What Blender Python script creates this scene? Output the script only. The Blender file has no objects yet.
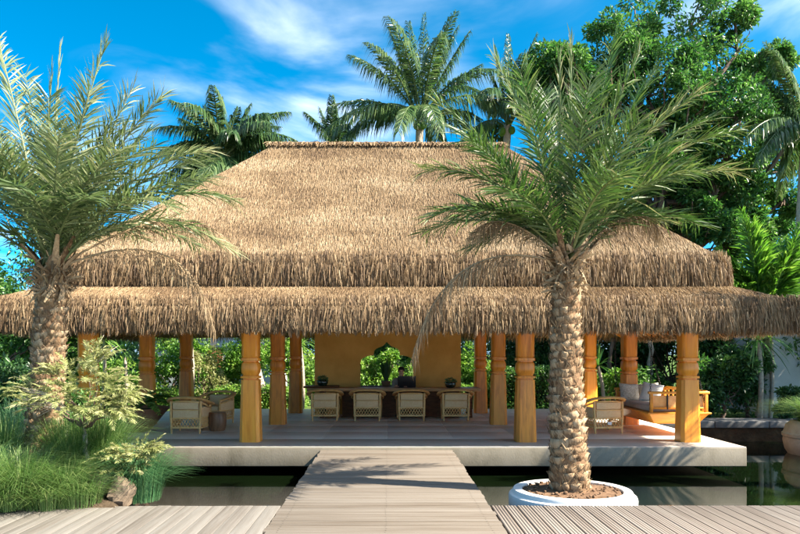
import bpy, bmesh, math, random
import numpy as np
from mathutils import Vector, Matrix

SC = bpy.context.scene
COL = SC.collection
R = math.radians
rng = np.random.default_rng(7)

# ------------------------------------------------------------------ camera
CAM_Z = 1.6                       # eye above the pavilion floor (floor is z = 0)
cam = bpy.data.cameras.new('camera'); camo = bpy.data.objects.new('camera', cam); COL.objects.link(camo)
camo.location = (0, 0, CAM_Z); camo.rotation_euler = (R(90), 0, 0)
cam.sensor_width = 36; cam.lens = 36 * 700 / 800
cam.shift_x = 12 / 800; cam.shift_y = 87 / 800
cam.clip_start = .05; cam.clip_end = 4000
SC.camera = camo

# ------------------------------------------------------------------ sun and sky
SUN_EL = R(42.5)
sun_h = Vector((1, -.31)).normalized()
sun_vec = Vector((sun_h.x * math.cos(SUN_EL), sun_h.y * math.cos(SUN_EL), math.sin(SUN_EL)))
sl = bpy.data.lights.new('sun', 'SUN'); slo = bpy.data.objects.new('sun', sl); COL.objects.link(slo)
sl.energy = 5.0; sl.angle = R(.5); sl.color = (1, .90, .75)
slo.rotation_euler = (-sun_vec).to_track_quat('-Z', 'Y').to_euler()
slo.location = sun_vec * 60

W = bpy.data.worlds.new('World'); SC.world = W; W.use_nodes = True
nt = W.node_tree; nt.nodes.clear()
def N(t, **k):
    n = nt.nodes.new(t)
    for a, v in k.items(): setattr(n, a, v)
    return n
L = nt.links.new
sky = N('ShaderNodeTexSky', sky_type='NISHITA', sun_disc=False)
sky.sun_elevation = SUN_EL; sky.sun_rotation = math.atan2(sun_h.x, sun_h.y)
sky.air_density = .6; sky.dust_density = 10; sky.ozone_density = 6; sky.altitude = 2500
hs = N('ShaderNodeHueSaturation'); hs.inputs['Saturation'].default_value = 1.33; hs.inputs['Value'].default_value = .67; hs.inputs['Hue'].default_value = .474
L(sky.outputs[0], hs.inputs['Color'])
tc = N('ShaderNodeTexCoord')
sep = N('ShaderNodeSeparateXYZ'); L(tc.outputs['Generated'], sep.inputs[0])
def math_(op, a, b=None, clamp=False):
    n = N('ShaderNodeMath', operation=op); n.use_clamp = clamp
    for i, v in enumerate((a, b)):
        if v is None: continue
        if isinstance(v, (int, float)): n.inputs[i].default_value = v
        else: L(v, n.inputs[i])
    return n.outputs[0]
# thin high cloud: streaked noise in a flat cloud layer seen from below
zc = math_('MAXIMUM', sep.outputs['Z'], .06)
cu = math_('DIVIDE', sep.outputs['X'], zc); cv = math_('DIVIDE', sep.outputs['Y'], zc)
comb = N('ShaderNodeCombineXYZ'); L(cu, comb.inputs[0]); L(cv, comb.inputs[1])
mp = N('ShaderNodeMapping'); mp.inputs['Rotation'].default_value = (0, 0, R(38)); mp.inputs['Scale'].default_value = (.68, .56, 1); mp.inputs['Location'].default_value = (21.7, 3.1, 0)
L(comb.outputs[0], mp.inputs[0])
no = N('ShaderNodeTexNoise'); no.inputs['Scale'].default_value = 1.3; no.inputs['Detail'].default_value = 8; no.inputs['Roughness'].default_value = .5; no.inputs['Distortion'].default_value = .9
L(mp.outputs[0], no.inputs['Vector'])
no2 = N('ShaderNodeTexNoise'); no2.inputs['Scale'].default_value = .55; no2.inputs['Detail'].default_value = 3
L(comb.outputs[0], no2.inputs['Vector'])
# main bank of cloud, left of the ridge
vm = N('ShaderNodeVectorMath', operation='DISTANCE'); L(tc.outputs['Generated'], vm.inputs[0])
vm.inputs[1].default_value = Vector((-.16, 1, .36)).normalized()
bank = N('ShaderNodeMapRange', interpolation_type='SMOOTHSTEP'); L(vm.outputs['Value'], bank.inputs[0])
for i, v in enumerate((.05, .33, 1, 0)): bank.inputs[i + 1].default_value = v
dens = math_('ADD', math_('MULTIPLY', no.outputs[0], .9), math_('MULTIPLY', bank.outputs[0], .04))
dens = math_('ADD', dens, math_('MULTIPLY', no2.outputs[0], .30))
cl = N('ShaderNodeMapRange', interpolation_type='SMOOTHSTEP'); L(dens, cl.inputs[0])
for i, v in enumerate((.55, 1.1, 0, .5)): cl.inputs[i + 1].default_value = v
mx = N('ShaderNodeMix', data_type='RGBA'); L(cl.outputs[0], mx.inputs[0]); L(hs.outputs[0], mx.inputs[6]); mx.inputs[7].default_value = (10.5, 9.9, 9.1, 1)
bg = N('ShaderNodeBackground'); bg.inputs['Strength'].default_value = .15
L(mx.outputs[2], bg.inputs['Color'])
wo = N('ShaderNodeOutputWorld'); L(bg.outputs[0], wo.inputs['Surface'])

SC.view_settings.view_transform = 'Standard'; SC.view_settings.look = 'None'
SC.view_settings.gamma = 1; SC.view_settings.exposure = 2.05
SC.cycles.max_bounces = 10; SC.cycles.diffuse_bounces = 8; SC.cycles.glossy_bounces = 3; SC.cycles.transmission_bounces = 4; SC.cycles.transparent_max_bounces = 4

# ------------------------------------------------------------------ helpers
def P(x, y, D):
    """photo pixel at depth D -> world point (used only to measure the place)"""
    return np.array([(x - 388) / 700 * D, D, CAM_Z - (y - 354) / 700 * D])

def tag(o, label=None, cat=None, group=None, kind=None):
    if label: o['label'] = label
    if cat: o['category'] = cat
    if group: o['group'] = group
    if kind: o['kind'] = kind
    return o

def link(name, data, parent=None):
    o = bpy.data.objects.new(name, data); COL.objects.link(o)
    if parent is not None: o.parent = parent
    return o

def thing(name, label, cat, loc=(0, 0, 0), rz=0, group=None):
    o = link(name, None); o.location = tuple(loc); o.rotation_euler = (0, 0, rz)
    o.empty_display_size = .2
    return tag(o, label, cat, group)

def copy_tree(o, parent=None):
    c = o.copy(); COL.objects.link(c); c.parent = parent
    for ch in list(o.children): copy_tree(ch, c)
    return c

class MB:
    def __init__(s): s.v = []; s.f = []; s.n = 0; s.t = []
    def add(s, v, f, tint=None):
        v = np.asarray(v, float).reshape(-1, 3)
        s.v.append(v)
        for a in f:
            a = np.asarray(a, int)
            if a.ndim == 1: a = a[None]
            s.f.append(a + s.n)
        s.t.append(np.full(len(v), .5) if tint is None else np.broadcast_to(np.asarray(tint, float), (len(v),)))
        s.n += len(v); return s
    def box(s, c, d, bev=0.0, rot=None, taper=None):
        bm = bmesh.new(); bmesh.ops.create_cube(bm, size=1)
        for v in bm.verts:
            v.co = Vector((v.co.x * d[0], v.co.y * d[1], v.co.z * d[2]))
            if taper and v.co.z < 0: v.co.x *= taper[0]; v.co.y *= taper[1]
        if bev: bmesh.ops.bevel(bm, geom=bm.edges[:], offset=bev, segments=2, profile=.6, affect='EDGES')
        if rot is not None: bmesh.ops.rotate(bm, verts=bm.verts[:], matrix=rot)
        bmesh.ops.translate(bm, verts=bm.verts[:], vec=Vector(c))
        bm.verts.index_update()
        s.add([v.co[:] for v in bm.verts], [[v.index for v in f.verts] for f in bm.faces]); bm.free(); return s
    def tube(s, pts, rad, n=6, asp=None, cap=True, up=(0, 0, 1)):
        pts = np.asarray(pts, float); m = len(pts)
        rad = np.broadcast_to(np.asarray(rad, float), (m,))
        tan = np.gradient(pts, axis=0); tan /= np.linalg.norm(tan, axis=1)[:, None] + 1e-9
        up = np.asarray(up, float)
        a = np.cross(tan, up); la = np.linalg.norm(a, axis=1)
        bad = la < 1e-3; a[bad] = (1, 0, 0); a /= np.linalg.norm(a, axis=1)[:, None]
        b = np.cross(a, tan)
        th = np.arange(n) * 2 * math.pi / n
        ra, rb = (1, 1) if asp is None else asp
        V = pts[:, None] + rad[:, None, None] * (ra * np.cos(th)[None, :, None] * a[:, None] + rb * np.sin(th)[None, :, None] * b[:, None])
        F = []
        i = np.arange(m - 1)[:, None] * n; j = np.arange(n)[None]; k = (np.arange(n) + 1)[None] % n
        F.append(np.stack([i + j, i + k, i + n + k, i + n + j], -1).reshape(-1, 4))
        if cap: F += [list(range(n))[::-1], list(range((m - 1) * n, m * n))]
        return s.add(V, F)
    def rings(s, rr, cap=True):
        """rr: (m,n,3) stacked rings"""
        rr = np.asarray(rr, float); m, n = rr.shape[:2]
        i = np.arange(m - 1)[:, None] * n; j = np.arange(n)[None]; k = (np.arange(n) + 1)[None] % n
        F = [np.stack([i + j, i + k, i + n + k, i + n + j], -1).reshape(-1, 4)]
        if cap: F += [list(range(n))[::-1], list(range((m - 1) * n, m * n))]
        return s.add(rr, F)
    def lathe(s, prof, n=32, c=(0, 0, 0), cap=True):
        th = np.arange(n) * 2 * math.pi / n
        rr = [np.stack([c[0] + r * np.cos(th), c[1] + r * np.sin(th), np.full(n, c[2] + z)], -1) for r, z in prof]
        return s.rings(rr, cap)
    def blob(s, c, r, n=16, m=10, jit=0, seed=0):
        g = np.random.default_rng(seed); rr = []
        ph = g.uniform(0, 6.28, 9)
        for i in range(m + 1):
            a = -math.pi / 2 + math.pi * i / m; a = max(-1.53, min(1.53, a))
            th = np.arange(n) * 2 * math.pi / n
            d = np.stack([np.cos(th) * math.cos(a), np.sin(th) * math.cos(a), np.full(n, math.sin(a))], -1)
            k = 1 + jit * (np.sin(3 * d[:, 0] + ph[0]) * np.sin(4 * d[:, 1] + ph[1]) + .6 * np.sin(6 * d[:, 2] + ph[2] + 3 * d[:, 0]) + .4 * np.sin(9 * d[:, 0] + ph[3]) * np.cos(8 * d[:, 2] + ph[4]))
            rr.append(np.asarray(c) + d * k[:, None] * np.asarray(r))
        return s.rings(rr)
    def build(s, name, mat, parent=None, smooth=None, kind=None):
        return link_mesh(name, s.mesh(name, mat, smooth), parent, kind)
    def mesh(s, name, mat, smooth=None):
        me = bpy.data.meshes.new(name)
        V = np.concatenate(s.v); T = np.concatenate(s.t)
        sizes = np.concatenate([np.full(len(a), a.shape[1]) for a in s.f]); idx = np.concatenate([a.ravel() for a in s.f])
        me.vertices.add(len(V)); me.vertices.foreach_set('co', V.astype(np.float32).ravel())
        me.loops.add(len(idx)); me.loops.foreach_set('vertex_index', idx.astype(np.int32))
        me.polygons.add(len(sizes)); st = np.concatenate([[0], np.cumsum(sizes)[:-1]])
        me.polygons.foreach_set('loop_start', st.astype(np.int32))
        at = me.attributes.new('tint', 'FLOAT', 'POINT'); at.data.foreach_set('value', T.astype(np.float32))
        me.update(calc_edges=True); me.validate()
        me.materials.append(MAT[mat])
        if smooth is not None:
            me.polygons.foreach_set('use_smooth', np.ones(len(me.polygons), bool))
            me.set_sharp_from_angle(angle=R(smooth))
        return me

def link_mesh(name, me, parent=None, kind=None):
    o = link(name, me, parent)
    if kind: o['kind'] = kind
    return o

def bez(p0, p1, p2, n):
    t = np.linspace(0, 1, n)[:, None]
    return (1 - t) ** 2 * p0 + 2 * t * (1 - t) * p1 + t ** 2 * p2

# ------------------------------------------------------------------ materials
MAT = {}
def newmat(name):
    m = bpy.data.materials.new(name); m.use_nodes = True; MAT[name] = m
    t = m.node_tree; t.nodes.clear()
    out = t.nodes.new('ShaderNodeOutputMaterial'); b = t.nodes.new('ShaderNodeBsdfPrincipled')
    t.links.new(b.outputs[0], out.inputs[0])
    return m, t, b, out

def ramp(t, fac, stops):
    r = t.nodes.new('ShaderNodeValToRGB')
    while len(r.color_ramp.elements) < len(stops): r.color_ramp.elements.new(.5)
    for e, (p, c) in zip(r.color_ramp.elements, stops): e.position = p; e.color = (*c, 1)
    t.links.new(fac, r.inputs[0]); return r.outputs[0]

def noise_mat(name, stops, scale=4, stretch=(1, 1, 1), rough=.6, bump=.2, bscale=None, detail=6, objrand=0., spec=.4, rrange=None, dist=0., metallic=0, bdist=.02):
    m, t, b, out = newmat(name); l = t.links.new
    co = t.nodes.new('ShaderNodeTexCoord'); mp = t.nodes.new('ShaderNodeMapping'); mp.inputs['Scale'].default_value = stretch
    oi = t.nodes.new('ShaderNodeObjectInfo')
    l(co.outputs['Object'], mp.inputs[0])
    add = t.nodes.new('ShaderNodeVectorMath'); add.operation = 'ADD'
    mul = t.nodes.new('ShaderNodeVectorMath'); mul.operation = 'SCALE'; mul.inputs['Scale'].default_value = 37 if objrand else 0
    cv = t.nodes.new('ShaderNodeCombineXYZ')
    for i in range(3): l(oi.outputs['Random'], cv.inputs[i])
    l(cv.outputs[0], mul.inputs[0]); l(mp.outputs[0], add.inputs[0]); l(mul.outputs[0], add.inputs[1])
    n = t.nodes.new('ShaderNodeTexNoise'); n.inputs['Scale'].default_value = scale; n.inputs['Detail'].default_value = detail; n.inputs['Roughness'].default_value = .6; n.inputs['Distortion'].default_value = dist
    l(add.outputs[0], n.inputs['Vector'])
    fac = n.outputs[0]
    if objrand:
        ma = t.nodes.new('ShaderNodeMath'); ma.operation = 'MULTIPLY_ADD'; l(oi.outputs['Random'], ma.inputs[0]); ma.inputs[1].default_value = objrand
        sb = t.nodes.new('ShaderNodeMath'); sb.operation = 'SUBTRACT'; l(fac, sb.inputs[0]); sb.inputs[1].default_value = objrand / 2
        l(sb.outputs[0], ma.inputs[2]); fac = ma.outputs[0]
    l(ramp(t, fac, stops), b.inputs['Base Color'])
    b.inputs['Roughness'].default_value = rough; b.inputs['Specular IOR Level'].default_value = spec; b.inputs['Metallic'].default_value = metallic
    if rrange:
        mr = t.nodes.new('ShaderNodeMapRange'); l(n.outputs[0], mr.inputs[0]); mr.inputs[3].default_value, mr.inputs[4].default_value = rrange; l(mr.outputs[0], b.inputs['Roughness'])
    if bump:
        n2 = t.nodes.new('ShaderNodeTexNoise'); n2.inputs['Scale'].default_value = bscale or scale * 2; n2.inputs['Detail'].default_value = 5
        l(add.outputs[0], n2.inputs['Vector'])
        bp = t.nodes.new('ShaderNodeBump'); bp.inputs['Strength'].default_value = bump; bp.inputs['Distance'].default_value = bdist
        l(n2.outputs[0], bp.inputs['Height']); l(bp.outputs[0], b.inputs['Normal'])
    return m

def tint_mat(name, stops, rough=.5, trans=.3, spec=.35, objrand=0., tcol=None):
    """colour from the per-leaf / per-straw tint attribute, with light passing through thin leaves"""
    m, t, b, out = newmat(name); l = t.links.new
    at = t.nodes.new('ShaderNodeAttribute'); at.attribute_name = 'tint'; fac = at.outputs['Fac']
    if objrand:
        oi = t.nodes.new('ShaderNodeObjectInfo')
        ma = t.nodes.new('ShaderNodeMath'); ma.operation = 'MULTIPLY_ADD'; l(oi.outputs['Random'], ma.inputs[0]); ma.inputs[1].default_value = objrand
        sb = t.nodes.new('ShaderNodeMath'); sb.operation = 'SUBTRACT'; l(fac, sb.inputs[0]); sb.inputs[1].default_value = objrand / 2
        l(sb.outputs[0], ma.inputs[2]); fac = ma.outputs[0]
    c = ramp(t, fac, stops); l(c, b.inputs['Base Color'])
    b.inputs['Roughness'].default_value = rough; b.inputs['Specular IOR Level'].default_value = spec
    if trans:
        tr = t.nodes.new('ShaderNodeBsdfTranslucent'); mxs = t.nodes.new('ShaderNodeMixShader'); mxs.inputs[0].default_value = trans
        hsv = t.nodes.new('ShaderNodeHueSaturation'); hsv.inputs['Value'].default_value = 1.7; hsv.inputs['Saturation'].default_value = 1.1; l(c, hsv.inputs['Color'])
        l(hsv.outputs[0], tr.inputs['Color']); l(b.outputs[0], mxs.inputs[1]); l(tr.outputs[0], mxs.inputs[2]); l(mxs.outputs[0], out.inputs[0])
    return m

tint_mat('straw', [(0, (0.070, 0.044, 0.026)), (.35, (0.166, 0.108, 0.060)), (.7, (0.295, 0.206, 0.114)), (1, (0.391, 0.302, 0.195))], rough=.62, trans=.18, spec=.25)
tint_mat('straw_under', [(0, (0.278, 0.164, 0.076)), (.4, (0.557, 0.341, 0.164)), (1, (0.759, 0.506, 0.253))], rough=.75, trans=.22, spec=.15)
noise_mat('straw_bed', [(.2, (0.099, 0.065, 0.034)), (.8, (0.228, 0.152, 0.076))], scale=14, stretch=(3, 1, .5), rough=.95, bump=.6)
tint_mat('date_leaf', [(0, (0.021, 0.053, 0.011)), (.45, (0.051, 0.105, 0.023)), (.75, (0.108, 0.154, 0.043)), (1, (0.244, 0.238, 0.112))], rough=.46, trans=.24, spec=.5, objrand=.25)
tint_mat('date_leaf_pale', [(0, (0.034, 0.065, 0.020)), (.45, (0.082, 0.125, 0.044)), (.75, (0.151, 0.190, 0.079)), (1, (0.274, 0.281, 0.152))], rough=.46, trans=.26, spec=.45, objrand=.25)
tint_mat('dry_leaf', [(0, (0.104, 0.068, 0.040)), (.5, (0.240, 0.168, 0.096)), (1, (0.384, 0.288, 0.176))], rough=.7, trans=.15, spec=.2)
tint_mat('coconut_leaf', [(0, (0.017, 0.049, 0.016)), (.5, (0.049, 0.103, 0.030)), (1, (0.159, 0.217, 0.084))], rough=.3, trans=.25, spec=.55, objrand=.2)
tint_mat('tree_leaf', [(0, (0.017, 0.062, 0.017)), (.5, (0.053, 0.141, 0.031)), (1, (0.150, 0.265, 0.067))], rough=.38, trans=.32, spec=.4)
tint_mat('dark_leaf', [(0, (0.013, 0.049, 0.018)), (.5, (0.035, 0.096, 0.030)), (1, (0.091, 0.182, 0.054))], rough=.38, trans=.3, spec=.4)
tint_mat('bright_leaf', [(0, (0.052, 0.138, 0.021)), (.5, (0.129, 0.258, 0.043)), (1, (0.292, 0.396, 0.095))], rough=.42, trans=.35, spec=.35)
tint_mat('blue_leaf', [(0, (.03, .10, .045)), (.5, (.075, .19, .075)), (1, (.17, .30, .13))], rough=.45, trans=.3, spec=.35)
tint_mat('yellow_leaf', [(0, (0.115, 0.152, 0.046)), (.5, (0.245, 0.267, 0.099)), (1, (0.394, 0.375, 0.204))], rough=.5, trans=.35, spec=.3)
tint_mat('grass_blade', [(0, (0.037, 0.097, 0.022)), (.5, (0.107, 0.200, 0.052)), (1, (0.283, 0.349, 0.134))], rough=.42, trans=.3, spec=.4)
noise_mat('teak', [(.2, (0.471, 0.129, 0.009)), (.42, (0.728, 0.241, 0.020)), (.6, (0.857, 0.312, 0.029)), (.8, (0.900, 0.383, 0.044))], scale=3.0, stretch=(5, 5, .55), rough=.36, bump=.12, bscale=6, objrand=.25, spec=.5, dist=.6)
noise_mat('orange_teak', [(.25, (.50, .185, .018)), (.5, (.68, .29, .03)), (.75, (.78, .38, .055))], scale=3, stretch=(1, 5, 5), rough=.35, bump=.1, spec=.5)
noise_mat('rattan', [(.25, (0.668, 0.342, 0.102)), (.5, (0.824, 0.469, 0.165)), (.8, (0.900, 0.586, 0.244))], scale=9, stretch=(1, 1, 1), rough=.45, bump=.15, objrand=.15)
noise_mat('cream_cloth', [(.3, (0.831, 0.515, 0.259)), (.7, (0.900, 0.630, 0.339))], scale=30, rough=.9, bump=.3, bscale=160, spec=.15)
noise_mat('grey_cloth', [(.3, (.42, .40, .36)), (.7, (.56, .53, .48))], scale=20, rough=.92, bump=.3, bscale=120, spec=.12)
noise_mat('white_cloth', [(.3, (.68, .66, .61)), (.7, (.8, .78, .73))], scale=20, rough=.92, bump=.3, bscale=90, spec=.12)
noise_mat('pattern_cloth', [(.42, (.62, .56, .46)), (.5, (.30, .24, .17)), (.58, (.60, .54, .44))], scale=22, rough=.9, bump=.2, spec=.12, dist=1.5)
noise_mat('dark_wood', [(.25, (0.069, 0.026, 0.010)), (.6, (0.168, 0.067, 0.025)), (.85, (0.297, 0.128, 0.046))], scale=5, stretch=(1, 4, 4), rough=.6, bump=.15, spec=.25)
noise_mat('stump_wood', [(.25, (0.098, 0.049, 0.025)), (.55, (0.238, 0.119, 0.056)), (.85, (0.392, 0.210, 0.105))], scale=5, stretch=(4, 4, .6), rough=.4, bump=.25)
noise_mat('counter_wood', [(.25, (0.359, 0.189, 0.081)), (.55, (0.609, 0.340, 0.153)), (.85, (0.807, 0.484, 0.233))], scale=4, stretch=(.7, 5, 5), rough=.5, bump=.1, spec=.3)
noise_mat('ochre_plaster', [(.25, (0.589, 0.300, 0.070)), (.55, (0.717, 0.379, 0.099)), (.8, (0.819, 0.459, 0.141))], scale=1.6, rough=.85, bump=.15, bscale=24, spec=.2, detail=9)
noise_mat('floor_stone', [(.25, (0.683, 0.608, 0.512)), (.5, (0.809, 0.725, 0.613)), (.78, (0.900, 0.825, 0.707))], scale=1.1, stretch=(.5, 2.2, 1), rough=.55, rrange=(.42, .62), spec=.3, bump=.03, bscale=40, detail=9)
noise_mat('border_stone', [(.25, (.33, .29, .245)), (.5, (.41, .365, .31)), (.8, (.48, .43, .37))], scale=1.5, stretch=(.7, 2, 1), rough=.5, bump=.08, bscale=50, detail=9)
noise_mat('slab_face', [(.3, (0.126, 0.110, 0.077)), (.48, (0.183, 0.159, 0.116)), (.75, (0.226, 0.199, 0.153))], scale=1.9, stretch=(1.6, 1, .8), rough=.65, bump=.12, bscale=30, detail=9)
noise_mat('path_wood', [(.18, (0.066, 0.047, 0.032)), (.34, (0.118, 0.097, 0.075)), (.5, (0.151, 0.129, 0.105)), (.8, (0.186, 0.166, 0.142))], scale=2.4, stretch=(.32, 10, 4), rough=.62, bump=.3, bscale=7, objrand=.22, spec=.3, detail=8, bdist=.006)
noise_mat('deck_wood', [(.2, (0.102, 0.087, 0.072)), (.5, (0.164, 0.150, 0.132)), (.8, (0.209, 0.198, 0.178))], scale=2.4, stretch=(10, .35, 4), rough=.62, bump=.3, bscale=7, objrand=.26, spec=.3, detail=8, bdist=.006)
noise_mat('groove_wood', [(.2, (0.170, 0.137, 0.112)), (.5, (0.267, 0.228, 0.194)), (.8, (0.339, 0.303, 0.267))], scale=2.4, stretch=(10, .35, 4), rough=.62, bump=.3, bscale=7, objrand=.26, spec=.3, detail=8, bdist=.006)
noise_mat('bounce_stone', [(.3, (0.657, 0.594, 0.498)), (.7, (0.784, 0.721, 0.615))], scale=1.5, rough=.8, bump=.1, detail=9)
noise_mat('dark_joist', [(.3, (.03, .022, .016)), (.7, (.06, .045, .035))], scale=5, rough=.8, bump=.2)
noise_mat('white_paint', [(.2, (.50, .50, .47)), (.45, (.66, .66, .64)), (.9, (.72, .72, .70))], scale=3, rough=.5, bump=.08, bscale=30, detail=8)
noise_mat('wall_white', [(.2, (0.392, 0.412, 0.405)), (.6, (0.486, 0.500, 0.492)), (.9, (0.526, 0.540, 0.534))], scale=1.2, rough=.75, bump=.1, bscale=30, detail=9)
noise_mat('soil', [(.25, (0.076, 0.046, 0.027)), (.55, (0.160, 0.099, 0.061)), (.85, (0.236, 0.160, 0.106))], scale=9, rough=.95, bump=.9, bscale=26, spec=.1, detail=10)
noise_mat('dark_soil', [(.25, (.03, .022, .014)), (.55, (.07, .05, .032)), (.85, (.12, .09, .055))], scale=6, rough=.95, bump=.8, bscale=22, spec=.1, detail=10)
noise_mat('lawn', [(.25, (.03, .07, .016)), (.5, (.075, .13, .03)), (.75, (.16, .20, .06))], scale=.6, rough=.95, bump=1, bscale=60, spec=.1, detail=12, bdist=.05)
noise_mat('palm_bark', [(.25, (0.094, 0.054, 0.029)), (.45, (0.221, 0.146, 0.083)), (.75, (0.356, 0.262, 0.164))], scale=20, stretch=(1.6, 1.6, .35), rough=.88, bump=.6, bscale=45, spec=.12, objrand=.5)
noise_mat('palm_core', [(.2, (0.076, 0.046, 0.027)), (.7, (0.228, 0.142, 0.080))], scale=16, rough=.95, bump=.6, spec=.1)
noise_mat('bark', [(.2, (.05, .036, .026)), (.6, (.14, .10, .075)), (.85, (.24, .19, .15))], scale=7, stretch=(3, 3, .7), rough=.92, bump=.8, spec=.12)
noise_mat('pale_bark', [(.2, (.24, .20, .15)), (.6, (.40, .35, .28)), (.85, (.52, .47, .39))], scale=7, stretch=(2, 2, 2), rough=.9, bump=.5, spec=.12)
noise_mat('rachis', [(.2, (.22, .20, .06)), (.7, (.40, .33, .11))], scale=6, rough=.5, bump=.1)
noise_mat('boulder', [(.22, (0.065, 0.047, 0.033)), (.5, (0.144, 0.106, 0.072)), (.8, (0.228, 0.179, 0.129))], scale=4.5, rough=.9, bump=.9, bscale=14, spec=.15, detail=10)
noise_mat('clay', [(.25, (0.142, 0.067, 0.038)), (.6, (0.285, 0.142, 0.080)), (.85, (0.418, 0.228, 0.133))], scale=4, rough=.55, bump=.15, detail=8)
noise_mat('stone_pot', [(.25, (0.315, 0.285, 0.225)), (.6, (0.435, 0.398, 0.323)), (.85, (0.510, 0.465, 0.390))], scale=5, rough=.8, bump=.3, detail=8)
noise_mat('ledge', [(.25, (0.075, 0.075, 0.073)), (.6, (0.123, 0.123, 0.121)), (.85, (0.167, 0.167, 0.163))], scale=2.5, rough=.7, bump=.3, detail=9)
noise_mat('black_plastic', [(.3, (.010, .010, .011)), (.7, (.016, .016, .017))], scale=10, rough=.4, bump=.02)
noise_mat('chain_metal', [(.3, (.02, .018, .016)), (.7, (.05, .045, .04))], scale=30, rough=.5, bump=.1, metallic=.6)
noise_mat('dark_glass', [(.3, (.012, .02, .014)), (.7, (.03, .045, .03))], scale=10, rough=.06, bump=0, spec=.8)
noise_mat('skin', [(.3, (0.540, 0.297, 0.189)), (.7, (0.634, 0.365, 0.243))], scale=6, rough=.5, bump=.03)
noise_mat('hair', [(.3, (.006, .005, .005)), (.7, (.016, .013, .011))], scale=30, stretch=(4, 4, 1), rough=.4, bump=.3)
noise_mat('shirt', [(.3, (0.276, 0.252, 0.228)), (.7, (0.396, 0.372, 0.336))], scale=12, rough=.9, bump=.3, bscale=60)
noise_mat('paper', [(.3, (.78, .78, .76)), (.7, (.82, .82, .80))], scale=10, rough=.8, bump=.02)
noise_mat('steel_white', [(.3, (.62, .68, .70)), (.7, (.78, .80, .80))], scale=2, rough=.45, bump=.03)
noise_mat('blue_glass', [(.3, (.10, .25, .33)), (.7, (.16, .33, .42))], scale=1, rough=.08, bump=0, spec=.8)
noise_mat('far_roof', [(.3, (.22, .13, .08)), (.7, (.34, .22, .14))], scale=6, rough=.9, bump=.5)

# water: dark still pond
m, t, b, out = newmat('pond_water'); l = t.links.new
b.inputs['Base Color'].default_value = (.0028, .0060, .0020, 1); b.inputs['Roughness'].default_value = .035; b.inputs['IOR'].default_value = 1.36
co = t.nodes.new('ShaderNodeTexCoord'); n1 = t.nodes.new('ShaderNodeTexNoise'); n1.inputs['Scale'].default_value = 1.4; n1.inputs['Detail'].default_value = 3
mp_ = t.nodes.new('ShaderNodeMapping'); mp_.inputs['Scale'].default_value = (1, .45, 1); l(co.outputs['Object'], mp_.inputs[0]); l(mp_.outputs[0], n1.inputs['Vector'])
bp = t.nodes.new('ShaderNodeBump'); bp.inputs['Strength'].default_value = .10; bp.inputs['Distance'].default_value = .03
l(n1.outputs[0], bp.inputs['Height']); l(bp.outputs[0], b.inputs['Normal'])

# ------------------------------------------------------------------ foliage generators
def leaf_cloud(mb, pts, size, g, up=.5, asp=.45, out_dir=None, tint=None, fold=.18):
    """one small folded leaf (two triangles) at each point"""
    n = len(pts)
    d = g.normal(size=(n, 3)); 
    if out_dir is not None: d = d * .7 + out_dir * 1.0
    d[:, 2] -= .15
    d /= np.linalg.norm(d, axis=1)[:, None]
    nn = g.normal(size=(n, 3)); nn[:, 2] += up * 3; nn -= (nn * d).sum(1)[:, None] * d; nn /= np.linalg.norm(nn, axis=1)[:, None] + 1e-9
    s = np.cross(d, nn)
    sz = size * g.uniform(.65, 1.35, n)[:, None]
    v0 = pts; v2 = pts + d * sz; m_ = pts + d * sz * .5
    v1 = m_ + s * sz * asp * .5 + nn * sz * fold; v3 = m_ - s * sz * asp * .5 + nn * sz * fold
    V = np.stack([v0, v1, v2, v3], 1).reshape(-1, 3)
    i = np.arange(n) * 4
    F = np.concatenate([np.stack([i, i + 1, i + 2], 1), np.stack([i, i + 2, i + 3], 1)])
    tt = g.uniform(0, 1, n) if tint is None else np.clip(tint + g.normal(size=n) * .18, 0, 1)
    mb.add(V, [F], np.repeat(tt, 4))

def clump_points(g, c, r, n, shell=.45):
    d = g.normal(size=(n, 3)); d /= np.linalg.norm(d, axis=1)[:, None]
    k = shell + (1 - shell) * g.uniform(0, 1, n) ** .6
    return np.asarray(c) + d * k[:, None] * np.asarray(r), d

def crown(g, clumps, per, size, up=.5, asp=.45, shell=.4, sub=7, subr=.5):
    """clumps: [(centre, radius)], each broken into uneven sub-clumps with gaps between"""
    mb = MB()
    for c, r in clumps:
        r = np.broadcast_to(np.asarray(r, float), (3,))
        for k in range(sub):
            d = g.normal(size=3); d /= np.linalg.norm(d)
            cc = np.asarray(c) + d * r * g.uniform(.35, .85); rr = r * subr * g.uniform(.55, 1.1)
            p, dd = clump_points(g, cc, rr, max(3, int(per / sub * g.uniform(.6, 1.4))), shell)
            base = g.uniform(.25, .7)
            leaf_cloud(mb, p, size, g, up, asp, dd, tint=base)
    return mb

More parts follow.
